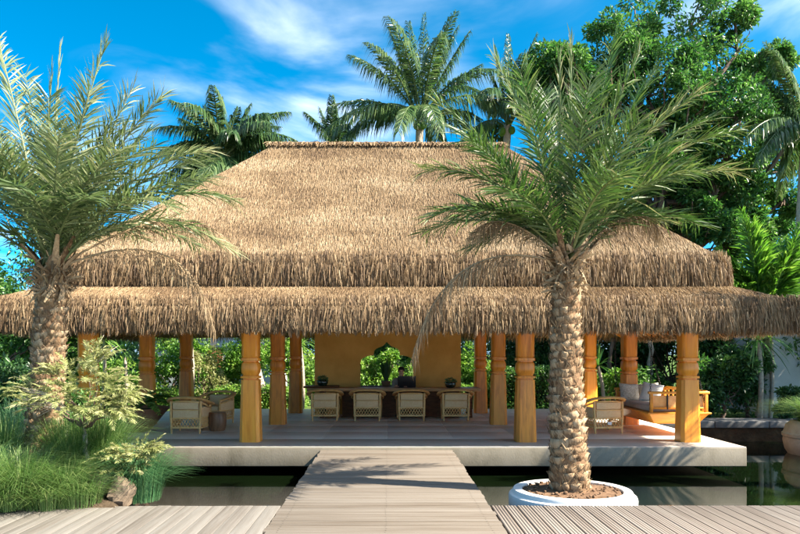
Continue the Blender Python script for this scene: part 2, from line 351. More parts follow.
def frond(p0, p1, p2, g, nl=60, fade=.45, ll=.32, lw=.02, rad=.018, start=.12, ang=52, lift=.35, droop=.25, plum=.35, taper=.45, seg=14, tint=.45, tipdry=0., zig=.02, curl=0.):
    """one pinnate palm leaf along a quadratic curve; returns an MB (rachis and leaflets)"""
    mb = MB()
    C = bez(np.asarray(p0), np.asarray(p1), np.asarray(p2), seg)
    mb.tube(C, np.linspace(rad, rad * .18, seg), 5); mb.t[-1] = np.full(seg * 5, .78 if tint > .25 else tint + .2)
    s = np.repeat(np.linspace(start, .995, nl), 2); side = np.tile([1., -1.], nl)
    s = np.clip(s + g.normal(size=2 * nl) * .006, 0, 1)
    f = s * (seg - 1); i0 = np.minimum(f.astype(int), seg - 2); w = (f - i0)[:, None]
    base = C[i0] * (1 - w) + C[i0 + 1] * w
    T = np.gradient(C, axis=0); T /= np.linalg.norm(T, axis=1)[:, None]; tan = T[i0] * (1 - w) + T[i0 + 1] * w; tan /= np.linalg.norm(tan, axis=1)[:, None]
    hz = np.asarray(p2, float) - np.asarray(p0, float); hz[2] = 0
    sd = np.cross(hz / (np.linalg.norm(hz) + 1e-6), (0, 0, 1)); sd = sd / (np.linalg.norm(sd) + 1e-9) if np.linalg.norm(sd) > .1 else np.array([1., 0, 0])
    lat = sd[None] - (tan @ sd)[:, None] * tan; lat /= np.linalg.norm(lat, axis=1)[:, None] + 1e-9
    nor = np.cross(lat, tan); nor *= np.sign(nor[:, 2:3] + 1e-6)
    a = np.radians(ang * (1 - fade * s) + g.normal(size=2 * nl) * 6)
    lf = lift + g.normal(size=2 * nl) * plum
    d = tan * np.cos(a)[:, None] + np.sin(a)[:, None] * (lat * side[:, None] * np.cos(lf)[:, None] + nor * np.sin(lf)[:, None])
    d /= np.linalg.norm(d, axis=1)[:, None]
    prof = np.minimum(1, .45 + 2.6 * np.maximum(s - start, 0)) * (1 - taper * np.maximum(0, (s - .5) / .5) ** 1.5)
    ln = ll * prof * g.uniform(.82, 1.15, 2 * nl)
    down = np.array([0, 0, -1.])
    mid = base + d * (ln * .5)[:, None] + down * (ln * droop * .22)[:, None]
    tip = base + d * (ln * (1 - .3 * droop))[:, None] + down * (ln * droop)[:, None] + g.normal(size=(2 * nl, 3)) * (ln * (zig + .06 * curl))[:, None]
    wd = np.cross(d, nor); wd /= np.linalg.norm(wd, axis=1)[:, None] + 1e-9
    rollv = g.normal(size=2 * nl) * .6; wd = wd * np.cos(rollv)[:, None] + np.cross(d, wd) * np.sin(rollv)[:, None]
    wd *= (lw * .5 * np.clip(prof, .5, 1))[:, None]
    V = np.stack([base - wd * .5, base + wd * .5, mid + wd, mid - wd, tip], 1).reshape(-1, 3)
    i = np.arange(2 * nl) * 5
    tt = tint + g.normal(size=2 * nl) * .22
    tt = np.clip(tt + tipdry * np.maximum(0, (s - .75) / .25), 0, 1)
    mb.add(V, [np.stack([i, i + 1, i + 2, i + 3], 1), np.stack([i + 3, i + 2, i + 4], 1)], np.repeat(tt, 5))
    return mb

def grass_tuft(g, n, h, spread, w=.008, base_r=.12):
    mb = MB()
    az = g.uniform(0, 2 * math.pi, n); r0 = base_r * np.sqrt(g.uniform(0, 1, n))
    hh = h * g.uniform(.55, 1.1, n); sp = spread * g.uniform(.15, 1.1, n)
    dr = np.stack([np.cos(az), np.sin(az), np.zeros(n)], 1); sd = np.stack([-np.sin(az), np.cos(az), np.zeros(n)], 1)
    rows = []
    for k, (u, wz) in enumerate(((0, .8), (.35, 1), (.7, .8), (1, 0))):
        z = hh * (1.55 * u - .72 * u * u * (1 + .4 * sp / max(spread, 1e-3)))
        c = dr * (r0 + sp * u ** 1.8)[:, None]; c[:, 2] = z
        c += g.normal(size=(n, 3)) * .012 * u
        if wz: rows += [c - sd * w * wz * .5, c + sd * w * wz * .5]
        else: rows += [c]
    V = np.stack(rows, 1).reshape(-1, 3); i = np.arange(n) * 7
    mb.add(V, [np.stack([i, i + 1, i + 3, i + 2], 1), np.stack([i + 2, i + 3, i + 5, i + 4], 1), np.stack([i + 4, i + 5, i + 6], 1)], np.repeat(np.clip(g.normal(.5, .25, n), 0, 1), 7))
    return mb

def limb(mb, p, q, r0, r1, g, n=6, wob=.06):
    p = np.asarray(p, float); q = np.asarray(q, float); ln = np.linalg.norm(q - p)
    pts = p + (q - p) * np.linspace(0, 1, n)[:, None]
    pts[1:-1] += g.normal(size=(n - 2, 3)) * wob * ln * .5
    mb.tube(pts, np.linspace(r0, r1, n), 7)
    return pts

# ================================================================== THE SETTING
PX0, PX1 = -5.2, 12.5          # pond
PY0, PY1 = 5.0, 16.75
DECK_Z = -.043; WATER_Z = -.497
GZ = -.12
xs = [-900, PX0, PX1, 900]; ys = [-60, PY0, PY1, 1500]
mb = MB()
V = [(x, y, GZ) for y in ys for x in xs]
mb.add(V, [[j * 4 + i, j * 4 + i + 1, j * 4 + i + 5, j * 4 + i + 4] for j in range(3) for i in range(3) if not (i == 1 and j == 1)])
tag(mb.build('ground', 'lawn'), kind='structure')
mb = MB()
V = [(PX0, PY0, GZ), (PX1, PY0, GZ), (PX1, PY1, GZ), (PX0, PY1, GZ), (PX0, PY0, -1.2), (PX1, PY0, -1.2), (PX1, PY1, -1.2), (PX0, PY1, -1.2)]
mb.add(V, [[0, 4, 5, 1], [1, 5, 6, 2], [2, 6, 7, 3], [3, 7, 4, 0], [4, 7, 6, 5]])
tag(mb.build('pond_bed', 'dark_soil'), kind='structure')
mb = MB(); mb.add([(PX0 - .01, PY0, WATER_Z), (PX1, PY0, WATER_Z), (PX1, PY1, WATER_Z), (PX0 - .01, PY1, WATER_Z)], [[0, 1, 2, 3]])
tag(mb.build('pond_water', 'pond_water'), kind='structure')

# stone ledge on the far bank, right
mb = MB()
for k in range(5): mb.box((7.15 + k * 1.3, 17.15, -.10), (1.285, .9, .16), .015)
lg = mb
led = link('stone_ledge', None); tag(led, kind='structure')
for k in range(5):
    MB().box((7.15 + k * 1.3, 17.15, -.09), (1.285, .9, .16), .015).build('slab', 'ledge', led)

# ---- boardwalk: cross planks to the pavilion, long boards either side
walk = link('boardwalk', None); tag(walk, kind='structure')
g = np.random.default_rng(3)
y = 3.2; w = .142
while y < 11.9:
    jit = g.normal() * .003
    MB().box(((-1.147 + 1.10) / 2 + g.normal() * .004, y + w / 2, DECK_Z - .014 + jit * .5), (2.247 + g.normal() * .012, w - .006 + g.normal() * .0015, .028), .003, Matrix.Rotation(g.normal() * .0012, 3, 'Z')).build('plank', 'path_wood', walk)
    y += w
mb = MB(); yy = 3.2
while yy < 11.9:
    for xx in (-1.02, -.02, .97):
        for dy in (.035, .107):
            c = (xx + g.normal() * .004, yy + dy + g.normal() * .003, DECK_Z + .0035); th = np.arange(6) * math.pi / 3
            mb.add([(c[0] + .0055 * math.cos(a), c[1] + .0055 * math.sin(a), c[2]) for a in th], [[0, 1, 2, 3, 4, 5]])
    yy += .142
mb.build('screw_heads', 'chain_metal', walk, kind='stuff')
MB().box((-.9, 7.6, DECK_Z - .125), (.10, 8.7, .19)).build('joist', 'dark_joist', walk)
MB().box((.85, 7.6, DECK_Z - .125), (.10, 8.7, .19)).build('joist', 'dark_joist', walk)
MB().box((-.02, 7.6, DECK_Z - .125), (.10, 8.7, .19)).build('joist', 'dark_joist', walk)
side_deck = link('side_deck', None); tag(side_deck, kind='structure')
x = -1.157; k = 0
while x > -8.2:
    w = .148
    xe = x - w / 2
    yend = 7.57 - .22 * max(0, (-xe - 2.6) / 2.2) ** 1.6 + g.normal() * .003
    yend = max(yend, 6.6)
    MB().box((xe, (3.2 + yend) / 2, DECK_Z - .014 + g.normal() * .0015), (w - .005, yend - 3.2, .028), .003).build('plank', 'deck_wood', side_deck)
    x -= w; k += 1
# right: grooved boards, each with raised ribs
x = 1.112
gprof = None
while x < 9.0:
    w = .139; n = 4; rw = (w - .010) / n
    mb = MB(); yl = 7.585 + g.normal() * .003
    z0 = DECK_Z - .03 + g.normal() * .001
    P2 = []
    for r_ in range(n):
        a = -(w - .010) / 2 + r_ * rw
        P2 += [(a + .001, .0255), (a + .003, .03), (a + rw - .005, .03), (a + rw - .003, .0255)]
    P2 += [((w - .010) / 2, 0), (-(w - .010) / 2, 0)]
    A = np.array([[(x + w / 2 + px, 3.2, z0 + pz) for px, pz in P2], [(x + w / 2 + px, yl, z0 + pz) for px, pz in P2]])
    A[:, :, 2] = z0 + (A[:, :, 2] - z0)
    mb.rings(A[:, ::-1]); mb.build('plank', 'groove_wood', side_deck)
    x += w
for yy in (3.6, 4.9, 6.2, 7.35):
    MB().box((-4.7, yy if yy < 6.4 else 6.45, DECK_Z - .12), (7.0, .09, .17)).build('joist', 'dark_joist', side_deck)
    MB().box((5.1, yy, DECK_Z - .125), (7.9, .09, .17)).build('joist', 'dark_joist', side_deck)

# unseen pale paving added behind the camera to bounce light into the pavilion
tag(MB().box((0, -13.4, DECK_Z - .06), (46, 33.1, .10)).build('bounce_pavement', 'bounce_stone'), kind='structure')
# ---- planting bed at left
nx, ny = 40, 30
mb = MB(); V = []
for j in range(ny):
    for i in range(nx):
        x = -11 + i * (11 - 3.05) / (nx - 1); yy = 6.5 + j * (12.3 - 6.5) / (ny - 1)
        lim = -.372 * yy + .05
        x = -11 + (lim + .45 + 11) * i / (nx - 1)
        e = min((lim - x) / .7, 1, (yy - 7.3) / .7, (12.2 - yy) / .8)
        V.append((x, yy, -.19 + max(-.4, .34 * max(0, e) ** .5 + .1 * math.sin(x * 1.7) * math.sin(yy * 1.3) * max(0, e)) - (.6 * min(1, -e * 1.4) if e < 0 else 0)))
mb.add(V, [[j * nx + i, j * nx + i + 1, (j + 1) * nx + i + 1, (j + 1) * nx + i] for j in range(ny - 1) for i in range(nx - 1)])
tag(mb.build('planting_bed', 'dark_soil', smooth=60), kind='structure')

# ================================================================== THE PAVILION
pav = thing('thatched_pavilion', 'open-sided pavilion with two-tier thatched roof, golden timber columns and stone platform', 'pavilion', (0, 12.0, 0))
PO = np.array([0, 12.0, 0])
def pavbuild(mb, name, mat, parent=None, smooth=None, kind=None):
    o = mb.build(name, mat, parent or pav, smooth, kind)
    if parent is None: o.location = tuple(-PO)
    return o
PFY, PBY, PHX = 11.98, 20.3, 6.14
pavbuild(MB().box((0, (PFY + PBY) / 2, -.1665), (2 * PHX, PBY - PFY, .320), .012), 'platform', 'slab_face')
pavbuild(MB().box((0, PFY + .575, .0), (2 * PHX - .01, 1.14, .0115), .003), 'floor_border', 'border_stone')
# floor in large slabs
fs = 1.2
for i in range(10):
    for j in range(6):
        x0 = -PHX + .01 + i * (2 * PHX - .02) / 10; wx = (2 * PHX - .02) / 10
        y0 = PFY + 1.15 + j * (PBY - PFY - 1.16) / 6; wy = (PBY - PFY - 1.16) / 6
        pavbuild(MB().box((x0 + wx / 2, y0 + wy / 2, 0), (wx - .003, wy - .003, .012), .001), 'floor_slab', 'floor_stone')
# recessed foundation under the slab
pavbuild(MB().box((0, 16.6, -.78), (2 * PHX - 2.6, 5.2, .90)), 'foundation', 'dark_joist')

# columns
def colring(w, k, e, z):
    th = np.radians([0, 17.5, 34.88, 45, 55.12, 72.5]); th = np.concatenate([th + i * math.pi / 2 for i in range(4)])
    c, s = np.abs(np.cos(th)), np.abs(np.sin(th))
    if e is None: r = 1 / np.maximum(np.maximum(c, s), (c + s) / math.sqrt(2) / k)
    else: r = (c ** e + s ** e) ** (-1 / e)
    return np.stack([w * r * np.cos(th), w * r * np.sin(th), np.full(24, z)], -1)
prof = [(0, .186, 1.2, None), (.02, .186, 1.2, None), (1.10, .158, 1.2, None), (1.125, .158, 1.2, None), (1.13, .136, 0, 5), (1.15, .134, 0, 5), (1.155, .172, 0, 5), (1.19, .174, 0, 5), (1.195, .138, 0, 4),
        (1.22, .140, 0, 4), (1.26, .164, 0, 3.6), (1.32, .172, 0, 3.4), (1.38, .168, 0, 3.4), (1.43, .155, 0, 4), (1.445, .134, 0, 4), (1.465, .134, 0, 4), (1.47, .170, 0, 5), (1.52, .170, 0, 5), (1.525, .142, 0, 5), (1.55, .150, 1.25, None), (2.46, .156, 1.25, None)]
cmesh = MB().rings([colring(w, k, e, z + .006) for z, w, k, e in prof]).mesh('column', 'teak', 28)
for yy in (12.78, 15.89, 18.98):
    for xx in (-5.47, -2.5, 2.5, 5.47):
        o = link_mesh('column', cmesh, pav); o.location = (xx, yy - 12.0, 0); o.rotation_euler.z = random.Random(int(xx * 10 + yy)).choice([0, math.pi / 2, math.pi])
# beams on the columns
for yy in (12.78, 15.89, 18.98): pavbuild(MB().box((0, yy, 2.56), (11.3, .2, .2), .01), 'beam', 'teak')
for xx in (-5.47, -2.5, 2.5, 5.47): pavbuild(MB().box((xx, 15.89, 2.76), (.18, 6.5, .19), .01), 'beam', 'teak')

# roof shells -------------------------------------------------------
YR = 15.89; RH = 2.5
def rect_ring(d, z, n=8, rr=.28):
    """rounded rectangle at offset d from the ridge line"""
    r = min(rr, d * .5); hx, hy = RH + d, d; pts = []
    per = 26
    for cx, cy, a0 in ((hx - r, hy - r, 0), (-hx + r, hy - r, 90), (-hx + r, -hy + r, 180), (hx - r, -hy + r, 270)):
        for i in range(n): 
            a = R(a0 + 90 * i / (n - 1)); pts.append((cx + r * math.cos(a), cy + r * math.sin(a)))
    out = []
    for i in range(len(pts)):
        p, q = pts[i], pts[(i + 1) % len(pts)]
        out.append(p)
        if math.dist(p, q) > 1 or i % n == n - 1:
            for k in range(1, per): out.append((p[0] + (q[0] - p[0]) * k / per, p[1] + (q[1] - p[1]) * k / per))
    return np.array([(x, YR + y, z - .012 + .010 * math.sin(x * 2.1 + y) * math.sin(1.3 * y + x * .7) * min(1, d)) for x, y in out])
UP = [(.06, 6.36), (.5, 5.95), (1, 5.50), (2, 4.615), (3, 3.73), (3.4, 3.36), (3.56, 3.14), (3.60, 2.98), (3.52, 2.86), (3.3, 2.92), (2, 4.3), (1, 5.2), (.06, 6.05)]
LO = [(2.3, 3.33), (3.2, 2.955), (3.65, 2.765), (4.15, 2.555), (4.34, 2.42), (4.43, 2.25), (4.40, 2.08), (4.2, 2.12), (3.2, 2.62), (2.3, 3.0)]
upper = pavbuild(MB().rings([rect_ring(d, z) for d, z in UP]), 'upper_roof', 'straw_bed', smooth=50)
mbl = MB(); rl = [rect_ring(d, z) for d, z in LO]; rl.append(rl[0]); mbl.rings(rl, cap=False)
lower = pavbuild(mbl, 'lower_roof', 'straw_bed', smooth=50)

def blades(mb, p, d, nrm, ln, w, lift, g, tint, roll=.7, toward=None):
    n = len(p)
    s = np.cross(d, nrm); s /= np.linalg.norm(s, axis=1)[:, None] + 1e-9
    a = g.normal(size=n) * roll
    s = s * np.cos(a)[:, None] + nrm * np.sin(a)[:, None]
    dd = d + nrm * lift[:, None] + np.cross(d, nrm) * (g.normal(size=n) * .06)[:, None]; dd /= np.linalg.norm(dd, axis=1)[:, None]
    mid = p + dd * (ln * .55)[:, None]; tip = p + dd * ln[:, None] - nrm * (ln * .10)[:, None] + np.array([0, 0, -1.]) * (ln * .06)[:, None]
    if toward is not None: tip = tip + toward; mid = mid + toward * .35
    s = s * (w * .5)[:, None]
    V = np.stack([p - s, p + s, mid + s, mid - s, tip + s * .45, tip - s * .45], 1).reshape(-1, 3); i = np.arange(n) * 6
    mb.add(V, [np.stack([i, i + 1, i + 2, i + 3], 1), np.stack([i + 3, i + 2, i + 4, i + 5], 1)], np.repeat(np.clip(tint, 0, 1), 6))

def prof_z(prof, d): 
    a = np.array(prof); return np.interp(d, a[:, 0], a[:, 1])
SIDES = {'front': (0, -1), 'right': (1, 0), 'left': (-1, 0), 'back': (0, 1)}
def slope_pts(g, side, n, d0, d1, prof):
    base = RH if side in ('front', 'back') else 0
    d = []
    while len(d) < n:
        c = g.uniform(d0, d1, 2 * n); d += list(c[g.uniform(0, base + d1, 2 * n) < base + c])
    d = np.array(d[:n]); u = g.uniform(-1, 1, n) * (base + d)
    z = prof_z(prof, d); sl_ = (prof_z(prof, d + .02) - prof_z(prof, d - .02)) / .04
    nx_, ny_ = SIDES[side]
    if ny_: p = np.stack([u, YR + ny_ * d, z], 1)
    else: p = np.stack([nx_ * (RH + d), YR + u, z], 1)
    dn = np.stack([np.full(n, nx_), np.full(n, ny_), sl_], 1); dn /= np.linalg.norm(dn, axis=1)[:, None]
    nr = np.stack([-nx_ * sl_, -ny_ * sl_, np.ones(n)], 1); nr /= np.linalg.norm(nr, axis=1)[:, None]
    return p, dn, nr, d, u
UPO = [x for x in UP[:8]]; LOO = [x for x in LO[:6]]
g = np.random.default_rng(11)
def patch(p):   # slow drift of straw colour across the roof
    return .07 * np.sign(np.sin(p[:, 2] * 9 + .5 * np.sin(p[:, 0] * 2.3))) + .15 * np.sin(p[:, 0] * 1.3 + p[:, 2] * 2.1) * np.sin(p[:, 2] * 3.3 - p[:, 0] * .5) + .07 * np.sin(p[:, 0] * 4.1 + 1.7 * np.sin(p[:, 2] * 5)) + .06 * np.sin(p[:, 2] * 11 + .6 * np.sin(p[:, 0] * 1.9))
def cover(roof, prof, d0, d1, dens):
    for side, n in dens.items():
        p, dn, nr, d, u = slope_pts(g, side, n, d0, d1, prof)
        mb = MB(); 
        ti = .66 + patch(p) + g.normal(size=n) * .17
        blades(mb, p - nr * .012, dn, nr, g.uniform(.10, .22, n), g.uniform(.0045, .0098, n), np.abs(g.normal(.13, .08, n)), g, ti)
        o = mb.build('thatch', 'straw', roof, kind='stuff')
cover(upper, UPO, .05, 3.52, {'front': 250000, 'right': 70000, 'left': 28000, 'back': 16000})
cover(lower, LOO, 3.5, 4.40, {'front': 80000, 'right': 32000, 'left': 16000, 'back': 8000})
# hip and ridge straw
def fringe(roof, dedge, ztop, zbot, dens, layers, name='eave_fringe', under=False):
    for side, n in dens.items():
        nx_, ny_ = SIDES[side]; half = (RH if ny_ else 0) + dedge
        mb = MB()
        for (ddo, za, zb, share) in layers:
            k = int(n * share); u = g.uniform(-1, 1, k) * half
            d = dedge + ddo + g.normal(size=k) * .022 - 1.5 * np.maximum(0, np.abs(u) - (half - .30)) ** 2 
            z0 = g.uniform(za, zb, k)
            p = np.stack([u, YR + ny_ * d, z0], 1) if ny_ else np.stack([nx_ * (RH + d), YR + u, z0], 1)
            dn = np.stack([np.full(k, nx_ * .14), np.full(k, ny_ * .14), np.full(k, -1.)], 1); dn /= np.linalg.norm(dn, axis=1)[:, None]
            nr = np.stack([np.full(k, nx_ * 1.), np.full(k, ny_ * 1.), np.full(k, .14)], 1); nr /= np.linalg.norm(nr, axis=1)[:, None]
            cell = .06; cid = np.round(u / cell + .35 * np.sin(z0 * 23)); cu_ = cid * cell + .03 * np.sin(cid * 12.9898)
            ragged = .045 * np.sin(cid * 78.233) + .02 * np.sin(cid * 3.1)
            zt = zbot + ragged + np.abs(g.normal(size=k)) * .05 + np.maximum(0, ddo) * -.1
            ln = np.minimum(np.maximum(z0 - zt, .10), g.uniform(.13, .27, k))
            tw = (cu_ - u) * .6
            toward = np.stack([tw, tw * 0, tw * 0], 1) if ny_ else np.stack([tw * 0, tw, tw * 0], 1)
            ti = .43 + g.normal(size=k) * .2 + .12 * np.sin(cid * 5.7)
            blades(mb, p, dn, nr, ln, g.uniform(.005, .012, k), g.normal(.10, .10, k), g, ti, roll=.9, toward=toward)
        mb.build(name, 'straw', roof, kind='stuff')
fringe(upper, 3.60, 3.3, 2.74, {'front': 34000, 'right': 15000, 'left': 8000, 'back': 4000},
       [(-.17, 3.22, 3.46, .18), (-.06, 3.05, 3.36, .28), (-.01, 2.94, 3.22, .28), (-.02, 2.84, 3.08, .18), (-.12, 2.84, 3.0, .08)])
fringe(lower, 4.43, 2.4, 1.92, {'front': 46000, 'right': 22000, 'left': 12000, 'back': 6000},
       [(-.18, 2.40, 2.60, .16), (-.06, 2.26, 2.52, .26), (-.01, 2.12, 2.40, .28), (-.02, 2.02, 2.24, .18), (-.14, 2.04, 2.2, .07), (-.30, 2.06, 2.24, .05)])
# straw laid under the eaves (seen from inside)
for side, n in {'front': 3000, 'right': 5000, 'left': 3500, 'back': 4500}.items():
    p, dn, nr, d, u = slope_pts(g, side, n, 2.6, 3.85, [(2.3, 3.0), (3.2, 2.60), (4.2, 2.1), (4.4, 2.06)])
    mb = MB(); blades(mb, p, dn, -nr, g.uniform(.3, .6, n), g.uniform(.015, .03, n), np.abs(g.normal(.12, .08, n)), g, .5 + g.normal(size=n) * .22)
    mb.build('under_thatch', 'straw_under', lower, kind='stuff')
# ridge cap roll with straw laid across it
mb = MB(); xs_ = np.linspace(-RH - .16, RH + .12, 40)
mb.tube(np.stack([xs_, np.full(40, YR), 6.36 + .012 * np.sin(xs_ * 5)], 1), .055 + .006 * np.sin(xs_ * 7), 10, asp=(2.2, .6))
cap_ = pavbuild(mb, 'ridge_cap', 'straw_bed', smooth=60)
n = 5000; u = g.uniform(-RH - .18, RH + .14, n); sg = g.choice([-1., 1.], n)
p = np.stack([u, YR + sg * g.uniform(0, .12, n), 6.385 + g.uniform(-.03, .01, n)], 1)
dn = np.stack([g.normal(size=n) * .5, sg * 1.0, np.full(n, -.55)], 1); dn /= np.linalg.norm(dn, axis=1)[:, None]
nr = np.stack([np.zeros(n), sg * .5, np.ones(n)], 1); nr /= np.linalg.norm(nr, axis=1)[:, None]
mb = MB(); blades(mb, p, dn, nr, g.uniform(.12, .24, n), g.uniform(.012, .024, n), np.abs(g.normal(.06, .06, n)), g, .6 + g.normal(size=n) * .2)
mb.build('cap_straw', 'straw', cap_, kind='stuff')
# rafters below the roof
for xx in np.linspace(-4.9, 4.9, 9):
    for sgn in (-1, 1):
        dmax = 4.1; dmin = max(.15, abs(xx) - RH + .1)
        a = np.array([xx, YR + sgn * dmin, 6.02 - .885 * dmin]); bb = np.array([xx, YR + sgn * 3.1, 6.02 - .885 * 3.1])
        if dmin < 2.6: pavbuild(MB().tube([a, bb], .055, 8), 'rafter', 'teak')
        pavbuild(MB().tube([(xx, YR + sgn * 2.6, 2.78), (xx, YR + sgn * 4.15, 2.06)], .04, 8), 'rafter', 'teak')
for yy in np.linspace(-3.9, 3.9, 8):
    for sgn in (-1, 1): pavbuild(MB().tube([(sgn * (RH + 2.6), YR + yy * .8, 2.78), (sgn * (RH + 4.15), YR + yy, 2.06)], .04, 8), 'rafter', 'teak')

# back wall with foiled arch ---------------------------------------
WY = 18.42; kx = WY / 700
def wp(x, yv): q = P(x, yv, WY); return (q[0], q[2])
cxp = 386.8
half = [(26.6, 386), (26.6, 362)] + [(26.6 - 13 * (1 - math.cos(R(a))), 362 - 6.5 * math.sin(R(a))) for a in (20, 40, 60, 80, 90)] + [(13.2, 355.2), (13, 352), (12.2, 350.2), (10.4, 348.6), (7.2, 347.3), (4.3, 346), (2, 344.2), (.8, 342.7)]
hole = [wp(cxp + a, b_) for a, b_ in half] + [wp(cxp, 341.9)] + [wp(cxp - a, b_) for a, b_ in reversed(half)]
outer = [(-1.93, .006), (1.92, .006), (1.92, 2.9), (-1.93, 2.9)]
bm = bmesh.new()
for loop in (outer, hole):
    vs = [bm.verts.new((x, WY, z)) for x, z in loop]
    for i in range(len(vs)): bm.edges.new((vs[i], vs[(i + 1) % len(vs)]))
bmesh.ops.triangle_fill(bm, use_beauty=True, use_dissolve=False, edges=bm.edges[:])
bmesh.ops.recalc_face_normals(bm, faces=bm.faces[:])
r_ = bmesh.ops.extrude_face_region(bm, geom=bm.faces[:])
bmesh.ops.translate(bm, verts=[v for v in r_['geom'] if isinstance(v, bmesh.types.BMVert)], vec=(0, .22, 0))
bmesh.ops.recalc_face_normals(bm, faces=bm.faces[:])
me = bpy.data.meshes.new('back_wall'); bm.to_mesh(me); bm.free(); me.materials.append(MAT['ochre_plaster'])
o = link_mesh('back_wall', me, pav); o.location = tuple(-PO)
sillz = wp(0, 386)[1]
pavbuild(MB().box((0 - .03, WY + .10, sillz - .012), (1.36, .30, .03), .005), 'arch_sill', 'dark_wood', o); pav.children[-1]
bpy.data.objects['arch_sill'].location = (0, 0, 0)

# ================================================================== FURNITURE
def make_chair():
    t = thing('rattan_armchair', 'x', 'chair')
    for sx in (-1, 1):
        for (yb, yt, xt, h) in ((-.30, -.285, .285, .62), (.28, .27, .31, .53)):
            pts = [(sx * (xt - .012), yb, 0), (sx * xt, (yb + yt) / 2, .3), (sx * xt, yt, h)]
            MB().tube(pts, [.017, .026, .026], 8).build('leg', 'rattan', t, 60)
    pth = [(-.335, .33, .535), (-.365, .22, .55), (-.375, .05, .575), (-.372, -.10, .605), (-.35, -.21, .640), (-.29, -.295, .672), (-.17, -.335, .690), (0, -.345, .697)]
    pth = pth + [(-a, b_, c) for a, b_, c in reversed(pth[:-1])]
    MB().tube(pth, [.7 * .05] + [.05] * (len(pth) - 2) + [.7 * .05], 10, asp=(1.15, .52)).build('top_rail', 'rattan', t, 60)
    # second, thinner hoop a hand below
    p2 = [(a * .955, b_ * .955, c - .075) for a, b_, c in pth]
    MB().tube(p2, .017, 8, asp=(1, .9)).build('lower_hoop', 'rattan', t, 60)
    MB().box((0, -.292, .535), (.50, .028, .13), .012).build('back_panel', 'cream_cloth', t, 40)
    MB().box((0, -.294, .375), (.50, .028, .135), .012).build('back_panel', 'cream_cloth', t, 40)
    for z, h in ((.452, .022), (.295, .032), (.118, .038)): MB().box((0, -.298, z), (.55, .034, h), .006).build('back_rail', 'rattan', t, 40)
    for sx in (-1, 1):
        for z, h in ((.30, .03), (.118, .034)): MB().box((sx * .298, 0, z), (.03, .55, h), .006).build('side_rail', 'rattan', t, 40)
        MB().box((sx * .305, 0, .41), (.016, .52, .19), .006).build('side_panel', 'cream_cloth', t, 40)
    MB().box((0, .285, .29), (.58, .03, .05), .006).build('front_rail', 'rattan', t, 40)
    mb = MB()
    def lattice(fn, x0, x1, z0, z1, step, w=.008):
        n = int((x1 - x0) / step) + 4
        for s in (-1, 1):
            for k in range(-4, n):
                a = x0 + k * step; b_ = a + s * (z1 - z0) * .62; za, zb = z0, z1
                if s < 0: a += (z1 - z0) * .62 * 0
                pa, pb = (a, za), (b_, zb)
                def clipx(p, q, xv):
                    tt = (xv - p[0]) / (q[0] - p[0]); return (xv, p[1] + tt * (q[1] - p[1]))
                if max(pa[0], pb[0]) <= x0 or min(pa[0], pb[0]) >= x1: continue
                if pa[0] < x0: pa = clipx(pa, pb, x0)
                if pb[0] < x0: pb = clipx(pb, pa, x0)
                if pa[0] > x1: pa = clipx(pa, pb, x1)
                if pb[0] > x1: pb = clipx(pb, pa, x1)
                mb.tube([fn(*pa, s * .003), fn(*pb, s * .003)], w, 4, cap=False, up=(.3, .5, .2))
    lattice(lambda x, z, o_: (x, -.298 + o_, z), -.262, .262, .135, .282, .062)
    mb.build('woven_lattice', 'rattan', t)
    for sx in (-1, 1):
        mb = MB(); lattice(lambda x, z, o_: (sx * .300 + o_, x, z), -.262, .262, .135, .285, .062); mb.build('woven_lattice', 'rattan', t)
    MB().box((0, .01, .352), (.54, .54, .105), .035).build('seat_cushion', 'cream_cloth', t, 60)
    MB().box((0, -.215, .50), (.50, .11, .26), .045, Matrix.Rotation(R(-10), 3, 'X')).build('back_cushion', 'cream_cloth', t, 60)
    return t
chair = make_chair()
used = [False]
def place_chair(x, y, rz, label, group, s=1.0):
    o = chair if not used[0] else copy_tree(chair); used[0] = True
    o.location = (x, y, .006); o.rotation_euler.z = rz; o.scale = (s, s, s); o['label'] = label; o['group'] = group
    return o
BG = 'rattan armchairs in a row at the bar counter'
names = ['first rattan armchair from the left at the bar, nearest the left end of the counter', 'second rattan armchair from the left at the bar, left of the arch', 'third rattan armchair from the left at the bar, in front of the seated person', 'fourth rattan armchair from the left at the bar, nearest the right end of the counter']
for i, px in enumerate((325, 367.5, 411, 455.5)):
    place_chair((px - 388) / 700 * 16.95, 16.98, [.06, 0, .02, -.05][i], names[i], BG, 1.06)
place_chair(-4.03, 14.28, -.03, 'rattan armchair with its back turned, beside the drum stool at left', 'rattan lounge armchairs', 1.04)
place_chair(-3.95, 15.95, math.pi - .35, 'rattan armchair facing forward with cream cushions, behind the drum stool', 'rattan lounge armchairs', 1.04)
paper_chair = place_chair(4.36, 14.3, .16, 'rattan armchair right of the palm trunk with a white paper slip behind it', 'rattan lounge armchairs', 1.04)

# drum stool
mb = MB(); mb.lathe([(.150, 0), (.158, .01), (.185, .10), (.192, .2), (.188, .30), (.176, .37), (.168, .385)], 28)
o = mb.build('drum_stool', 'stump_wood', None, 50); o.location = (-3.55, 14.55, .006); tag(o, 'dark round wooden drum stool between the two left armchairs', 'stool')

# paper slip on the armchair
mb = MB().box((0, 0, 0), (.085, .004, .06), .001, Matrix.Rotation(R(6), 3, 'Y')); o = mb.build('paper_slip', 'paper')
o.location = (4.42, 13.955, .215); o.rotation_euler.z = .16; tag(o, 'small white paper slip stuck in the lattice of the right armchair', 'paper')

